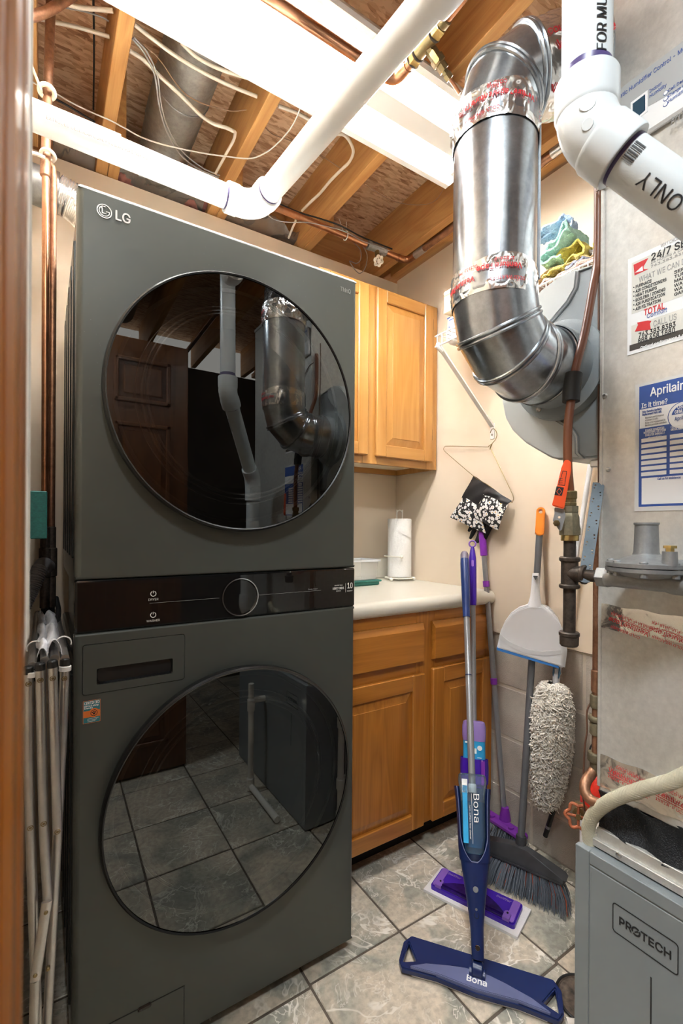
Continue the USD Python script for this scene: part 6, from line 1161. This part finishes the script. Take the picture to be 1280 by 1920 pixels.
cable([(496, 238), (512, 252), (540, 262), (575, 275), (610, 297), (645, 320)], .0016, 'wire_tan', 'thin brown wire behind the drain pipe between two joists', 2.54)
cable([(684, 346), (710, 362), (740, 378), (775, 384), (803, 382), (820, 372), (832, 352)], .0016, 'wire_tan', 'thin brown wire stapled between the last two joists', 2.53)
cable([(520, 381), (560, 398), (600, 410), (640, 424), (680, 445), (735, 467)], .0030, 'cable_black', 'black cable lying along the top of the copper pipe', 2.445)
cable([(496, 398), (515, 412), (545, 417), (575, 417), (610, 424), (645, 434), (680, 452), (730, 470)], .0016, 'cable_grey', 'thin grey wire slung below the copper pipe', 2.40)
cable([(660, 452), (675, 468), (676, 486), (668, 494), (655, 490), (672, 512), (684, 503), (688, 480), (680, 462), (668, 454)], .0020, 'cable_grey', 'coil of grey wire hanging below the copper pipe near the corner', 2.43)
# ------------------------------------------------------------------ left gap between tower and partition
cr = Thing('copper_riser', 'pair of copper water pipes rising in the gap left of the tower', 'pipe', base=(.007, 1.42, 1.05))
cr.part('pipe', cyl((-.001, 1.42, 2.10), (.013, 1.40, 2.71), .0111, seg=20), MT['copper_dull']); cr.part('pipe', cyl((.004, 1.42, 1.16), (.000, 1.42, 2.13), .0085, seg=18), MT['copper']); cr.part('pipe', tube([(.018, 1.43, 1.16), (.0175, 1.43, 1.9), (.0172, 1.43, 2.10), (.010, 1.425, 2.125), (.002, 1.42, 2.13)], .0080, 16, 4), MT['copper_dull'])
for x_ in (.004, .018):
    for r_3, a_, b_ in ((.0105, 1.13, 1.19), (.0135, 1.06, 1.135), (.011, .98, 1.06)): cr.part('fitting', cyl((x_, 1.42 + (.01 if x_ > .01 else 0), a_), (x_, 1.42 + (.01 if x_ > .01 else 0), b_), r_3, seg=12, b=.002), MT['black_iron'])
cr.part('solder_joint', lathe([(.0085, 0), (.0118, .004), (.0118, .04), (.0112, .045)], (-.0005, 1.42, 2.085), (0, 0, 1), 16), MT['copper_dull'])
for x_, y_, dx in ((.004, 1.42, -.05), (.018, 1.43, .02)): cr.part('supply_hose', tube([(x_, y_, .99), (x_ + .002, y_ + .02, .9), (x_ + dx, y_ + .08, .7), (x_ + dx * 1.3, y_ + .15, .5)], .009, 10, 6), MT['rubber'])
px0, py0 = at(72, 165, Y=1.40), None
mat('strap_cream', (.80, .72, .55), .5)
rr_ = at(88, 172, Y=1.40)
solo('pipe_strap', T3([tube([at(52, 100, Y=1.39), at(62, 130, Y=1.388), at(72, 155, Y=1.385), at(78, 172, Y=1.384)], .0058, 10, 6, flat=.5), torus(rr_, unit(V(-.1, .4, 1)), .0165, .0055, 28, 8)]), MT['strap_cream'], 'cream plastic strap looped round the copper riser', 'strap')
solo('pipe_strap', T3([torus(at(90, 291, Y=1.41), unit(V(0, .3, 1)), .0150, .0045, 28, 8), tube([at(58, 286, Y=1.40), at(72, 290, Y=1.40), at(84, 296, Y=1.40)], .0045, 8, 5)]), MT['cable_cream'], 'white plastic strap on the copper riser below the drain pipe', 'strap')
solo('copper_branch', tube([at(38, 36, Y=1.30), at(70, 28, Y=1.30), at(100, 15, Y=1.30), at(150, -18, Y=1.30)], .0105, 16, 6), MT['copper_dull'], 'dull copper pipe crossing the top left corner in front of the riser', 'pipe')
dv = Thing('dryer_vent', 'silver foil dryer vent hose joined to a grey metal duct', 'vent hose', base=(.0, 1.6, 2.16))
dv.part('duct', cyl((-.079, 1.60, 2.172), (.022, 1.60, 2.165), .052, seg=36), MT['old_duct'])
dv.part('clamp', lathe([(.053, 0), (.0555, .001), (.0555, .014), (.053, .015)], (.018, 1.60, 2.165), (1, 0, -.05), 36), MT['steel'])
dp_ = spline([(.030, 1.60, 2.164), (.065, 1.60, 2.155), (.105, 1.60, 2.13), (.14, 1.61, 2.08), (.16, 1.64, 2.01), (.17, 1.70, 1.93)], 14)
dv.part('flex_hose', tube(dp_, [.0500 + .004 * (k % 2) for k in range(len(dp_))], 28, 1), MT['foil'], smooth=20)
def teal():
    mat('teal_paint', (.008, .135, .12), .6, col2=(.004, .08, .075), scale=(120, 20, 190), dist=1.5)
teal()
wt, wb2 = at(56.5, 920, Y=1.06), at(88, 1010, Y=1.06)
bdx = Thing('painted_board', 'teal painted timber end poking out left of the copper riser', 'board', base=(-.03, 1.3, wb2[2]))
bdx.part('timber', bx(wt[0], wb2[0], 1.061, 1.900, wb2[2], wt[2], .002), MT['joist_wood']); bdx.part('painted_end', bx(wt[0], wb2[0], 1.058, 1.0615, wb2[2], wt[2], .0015), MT['teal_paint'], 'teal painted end grain')
dh = Thing('drain_hose', 'grey corrugated washing machine drain hose bending behind the partition edge', 'hose', base=(-.03, 1.25, 1.05))
mat('hose_grey', (.13, .13, .135), .45)
hpt = spline([at(90, 1062, Y=1.30), at(80, 1058, Y=1.27), at(70, 1078, Y=1.25), at(58, 1104, Y=1.24), at(46, 1130, Y=1.23), at(30, 1165, Y=1.23)], 22)
dh.part('hose', tube(hpt, [.0155 + (.0018 if k % 3 == 0 else 0) * (k > 30) for k in range(len(hpt))], 20, 1), MT['hose_grey'], smooth=25)
solo('supply_cable', T3([tube([(.03, 1.46, 1.0), (.035, 1.42, .97), (.03, 1.30, .95), (.045, 1.15, .93)], .006, 8, 6)]), MT['rubber'], 'black rubber lead lying behind the folded drying rack', 'cable')
# drywall scraps on the partition edge
# folded drying rack
RY = 1.0
metal('rack_alu', (.56, .54, .52), .32, 60, .1, .06)
cr_ = Thing('drying_rack', 'folded silver tube drying rack with white mesh shelf beside the tower', 'drying rack', base=(.01, RY, 0))
rad = .0081
def rtube(pts, Y_, r=rad, name='leg', cap=True):
    p = [at(a, b, Y=Y_) if b < 2000 else None for a, b in pts]; return p
tops = [((53, 1255), (57, 1553), (70, 1845), 0.998), ((75, 1248), (82, 1545), (90, 1690), .990), ((98, 1243), (108, 1560), None, .984), ((122, 1239), (112, 1480), (93, 1818), 1.012)]
def ground(p, q):  # continue a line to the floor
    t = (p[2] - .012) / (p[2] - q[2]); return p + (q - p) * t
legs = []
for k, (a_, b_, c_, Y_) in enumerate(tops):
    p0 = at(*a_, Y=Y_); p1 = at(*b_, Y=Y_); p1 = p0 + (p1 - p0)
    if k in (0, 3): p2 = ground(p0, at(*c_, Y=Y_))
    elif k == 1: p2 = at(*c_, Y=Y_)
    else: p2 = p1
    L_ = cr_.part('tube', tube([p0, p1, p2] if k != 2 else [p0, p1], rad, 18, 3), MT['rack_alu'])
    cr_.part('end_cap', lathe([(0, .006), (rad * .8, .0055), (rad * 1.02, .003), (rad * 1.02, -.008), (0, -.008)], p0, unit(p0 - p1), 18), MT['black_plastic'], under=L_)
    for f_ in ((.085, .985) if k < 3 else (.13,)):
        q = p0 + (p1 - p0) * f_; nv = unit((EYEP - q) * [1, 1, 0]); q = q + nv * rad * .92
        cr_.part('screw', T3([lathe([(0, .0010), (.0022, .0008), (.0030, -.001), (.002, -.003)], q, nv, 14), torus(q, nv, .0040, .0009, 16, 6)]), MT['brass'], under=L_)
    legs.append((p0, p1, p2))
# lower crossing tubes
k0, k1 = at(88, 1690, Y=.980), at(66, 1838, Y=.980)
L2 = cr_.part('link_bar', tube([k0, k1], rad * 1.05, 18, 1, flat=.5, ref=V(1, 0, 0)), MT['rack_alu'], 'flat crossing link')
for q in (at(86, 1712, Y=.975), at(66, 1830, Y=.975), at(90, 1818, Y=.985)): cr_.part('screw', lathe([(0, .0014), (.0025, .0011), (.0034, 0), (.0034, -.006)], q, unit((EYEP - q) * [1, 1, 0]), 14), MT['brass'], under=L2)
q0_, q1_ = at(64, 1850, Y=.99), at(70, 1920, Y=.99); cr_.part('tube', tube([at(66, 1836, Y=.99), ground(at(66, 1836, Y=.99), at(64, 1915, Y=.99))], rad, 18, 1), MT['rack_alu'])
for p in (legs[0][2], legs[3][2]): cr_.part('foot', cyl(p * [1, 1, 0], p * [1, 1, 0] + V(0, 0, .03), rad * 1.25, seg=16), MT['black_plastic'])
mat('mesh_white', (.74, .74, .78), .85, bump=.6, bscale=(260, 260, 260)); mat('elastic_white', (.74, .72, .70), .6)
for k, (a_, yb_) in enumerate((((60, 1254), 1.5), ((122, 1240), 1.5), ((84, 1244), 1.52), ((102, 1240), 1.52))):
    p0 = at(*a_, Y=1.003); e_ = V(p0[0] + (.004 if k == 0 else -.004 if k == 1 else 0), yb_, .955); r_4 = cr_.part('shelf_tube', tube([p0 + V(0, .005, .004), e_], rad * .9, 14, 1), MT['rack_alu'])
    cr_.part('end_cap', lathe([(0, .004), (rad * .9, .003), (rad * .95, -.01)], e_, (0, 1, 0), 14), MT['black_plastic'], under=r_4)
def meshcloth(x0, x1, seed, up_):
    def fn(u, v):
        y_ = 1.012 + .48 * v; xc = x0 + (x1 - x0) * u
        return np.stack([xc + .003 * np.sin(v * 20 + seed), y_, .952 + up_ * np.sin(u * PI) ** .6 * (1 + .35 * np.sin(v * 17 + seed)) + .002 * np.sin(v * 60)], 1)
    return grid(fn, 22, 60)
ml = Thing('mesh_cloth', 'white perforated mesh cloth gathered on top of the folded drying rack', 'cloth', base=(.01, 1.2, .95))
def net_mat():
    n = {'g': ('geometry', {}), 'm': ('mapping', {'scale': (300, 300, 0), 'rotation': (0, 0, .6)}), 'v': ('voronoi_texture', {'scale': 1.0, 'randomness': .1}), 'l': ('math', {'math_type': 'less_than', 'value2': .26}), 'n': ('noise_texture', {'scale': 28.0}), 'k': ('math', {'math_type': 'greater_than', 'value2': .47}), 'mm': ('math', {'math_type': 'multiply'}),
         'd': ('principled_bsdf', {'base_color': (.78, .78, .82), 'roughness': .85}), 't': ('transparent_bsdf', {}), 'x': ('mix_closure', {})}
    MT['net'] = usdkit.material(stage, '/World/Looks/net', n, [('g.position', 'm.vector'), ('m.vector', 'v.vector'), ('v.distance', 'l.value1'), ('g.position', 'n.vector'), ('n.fac', 'k.value1'), ('l.value', 'mm.value1'), ('k.value', 'mm.value2'), ('mm.value', 'x.fac'), ('d.BSDF', 'x.closure1'), ('t.BSDF', 'x.closure2')], surface='x.closure')
net_mat()
xa_, xb_ = at(69, 1240, Y=1.02)[0], at(113, 1240, Y=1.02)[0]; xm_ = xa_ + (xb_ - xa_) * .45
ml.part('gather', shell(meshcloth(xa_, xm_, 0, .016), .0008), MT['net'], smooth=60); ml.part('gather', shell(meshcloth(xm_ - .004, xb_, 2, .022), .0008), MT['net'], smooth=60)
for k, (a_, b_) in enumerate(((66, 1215), (119, 1206))):
    q = at(a_, b_, Y=1.08); cr_.part('elastic_loop', tube([q + .0135 * V(math.cos(t), 0, math.sin(t)) for t in np.linspace(-.3, PI + .3, 14)], .0042, 10, 1, flat=.35, ref=V(0, 1, 0)), MT['elastic_white'])
for k, (a_, b_, Y_) in enumerate(((60, 1264, .998), (122, 1253, 1.012))):
    q = at(a_, b_, Y=Y_); cr_.part('elastic_loop', lathe([(rad + .0002, -.005), (rad + .0022, -.004), (rad + .0022, .004), (rad + .0002, .005)], q, unit(V(.05, .0, 1)), 20), MT['elastic_white'])
# floor drain and pipe end by the furnace
fdn = at(1075, 1880, Z=.001)
mat('rust_black', (.018, .015, .013), .6, col2=(.16, .12, .09), scale=(55, 55, 55), bump=.8, bscale=(90, 90, 90))
fdr = Thing('floor_drain', 'sooty round floor drain beside the furnace foot', 'drain', base=tuple(fdn))
dc_ = V(1.16, .655, 0)
fdr.part('plate', lathe([(0, .0008), (.062, .0012), (.064, .0035), (.070, .0035), (.072, .001), (.072, -.004)], dc_, (0, 0, 1), 40), MT['rust_black']); fdr.part('rim', torus(dc_ + V(0, 0, .003), (0, 0, 1), .068, .0035, 40, 8), MT['rubber'])
pe = at(1062, 1912, Z=.02)
solo('pipe_end', lathe([(.0085, 0), (.0105, 0), (.0105, .055), (.0085, .055)], (pe[0], pe[1], .012), unit(V(.75, -.66, 0)), 20, close=True), MT['pvc_warm'], 'short white plastic pipe end lying at the floor drain', 'pipe')
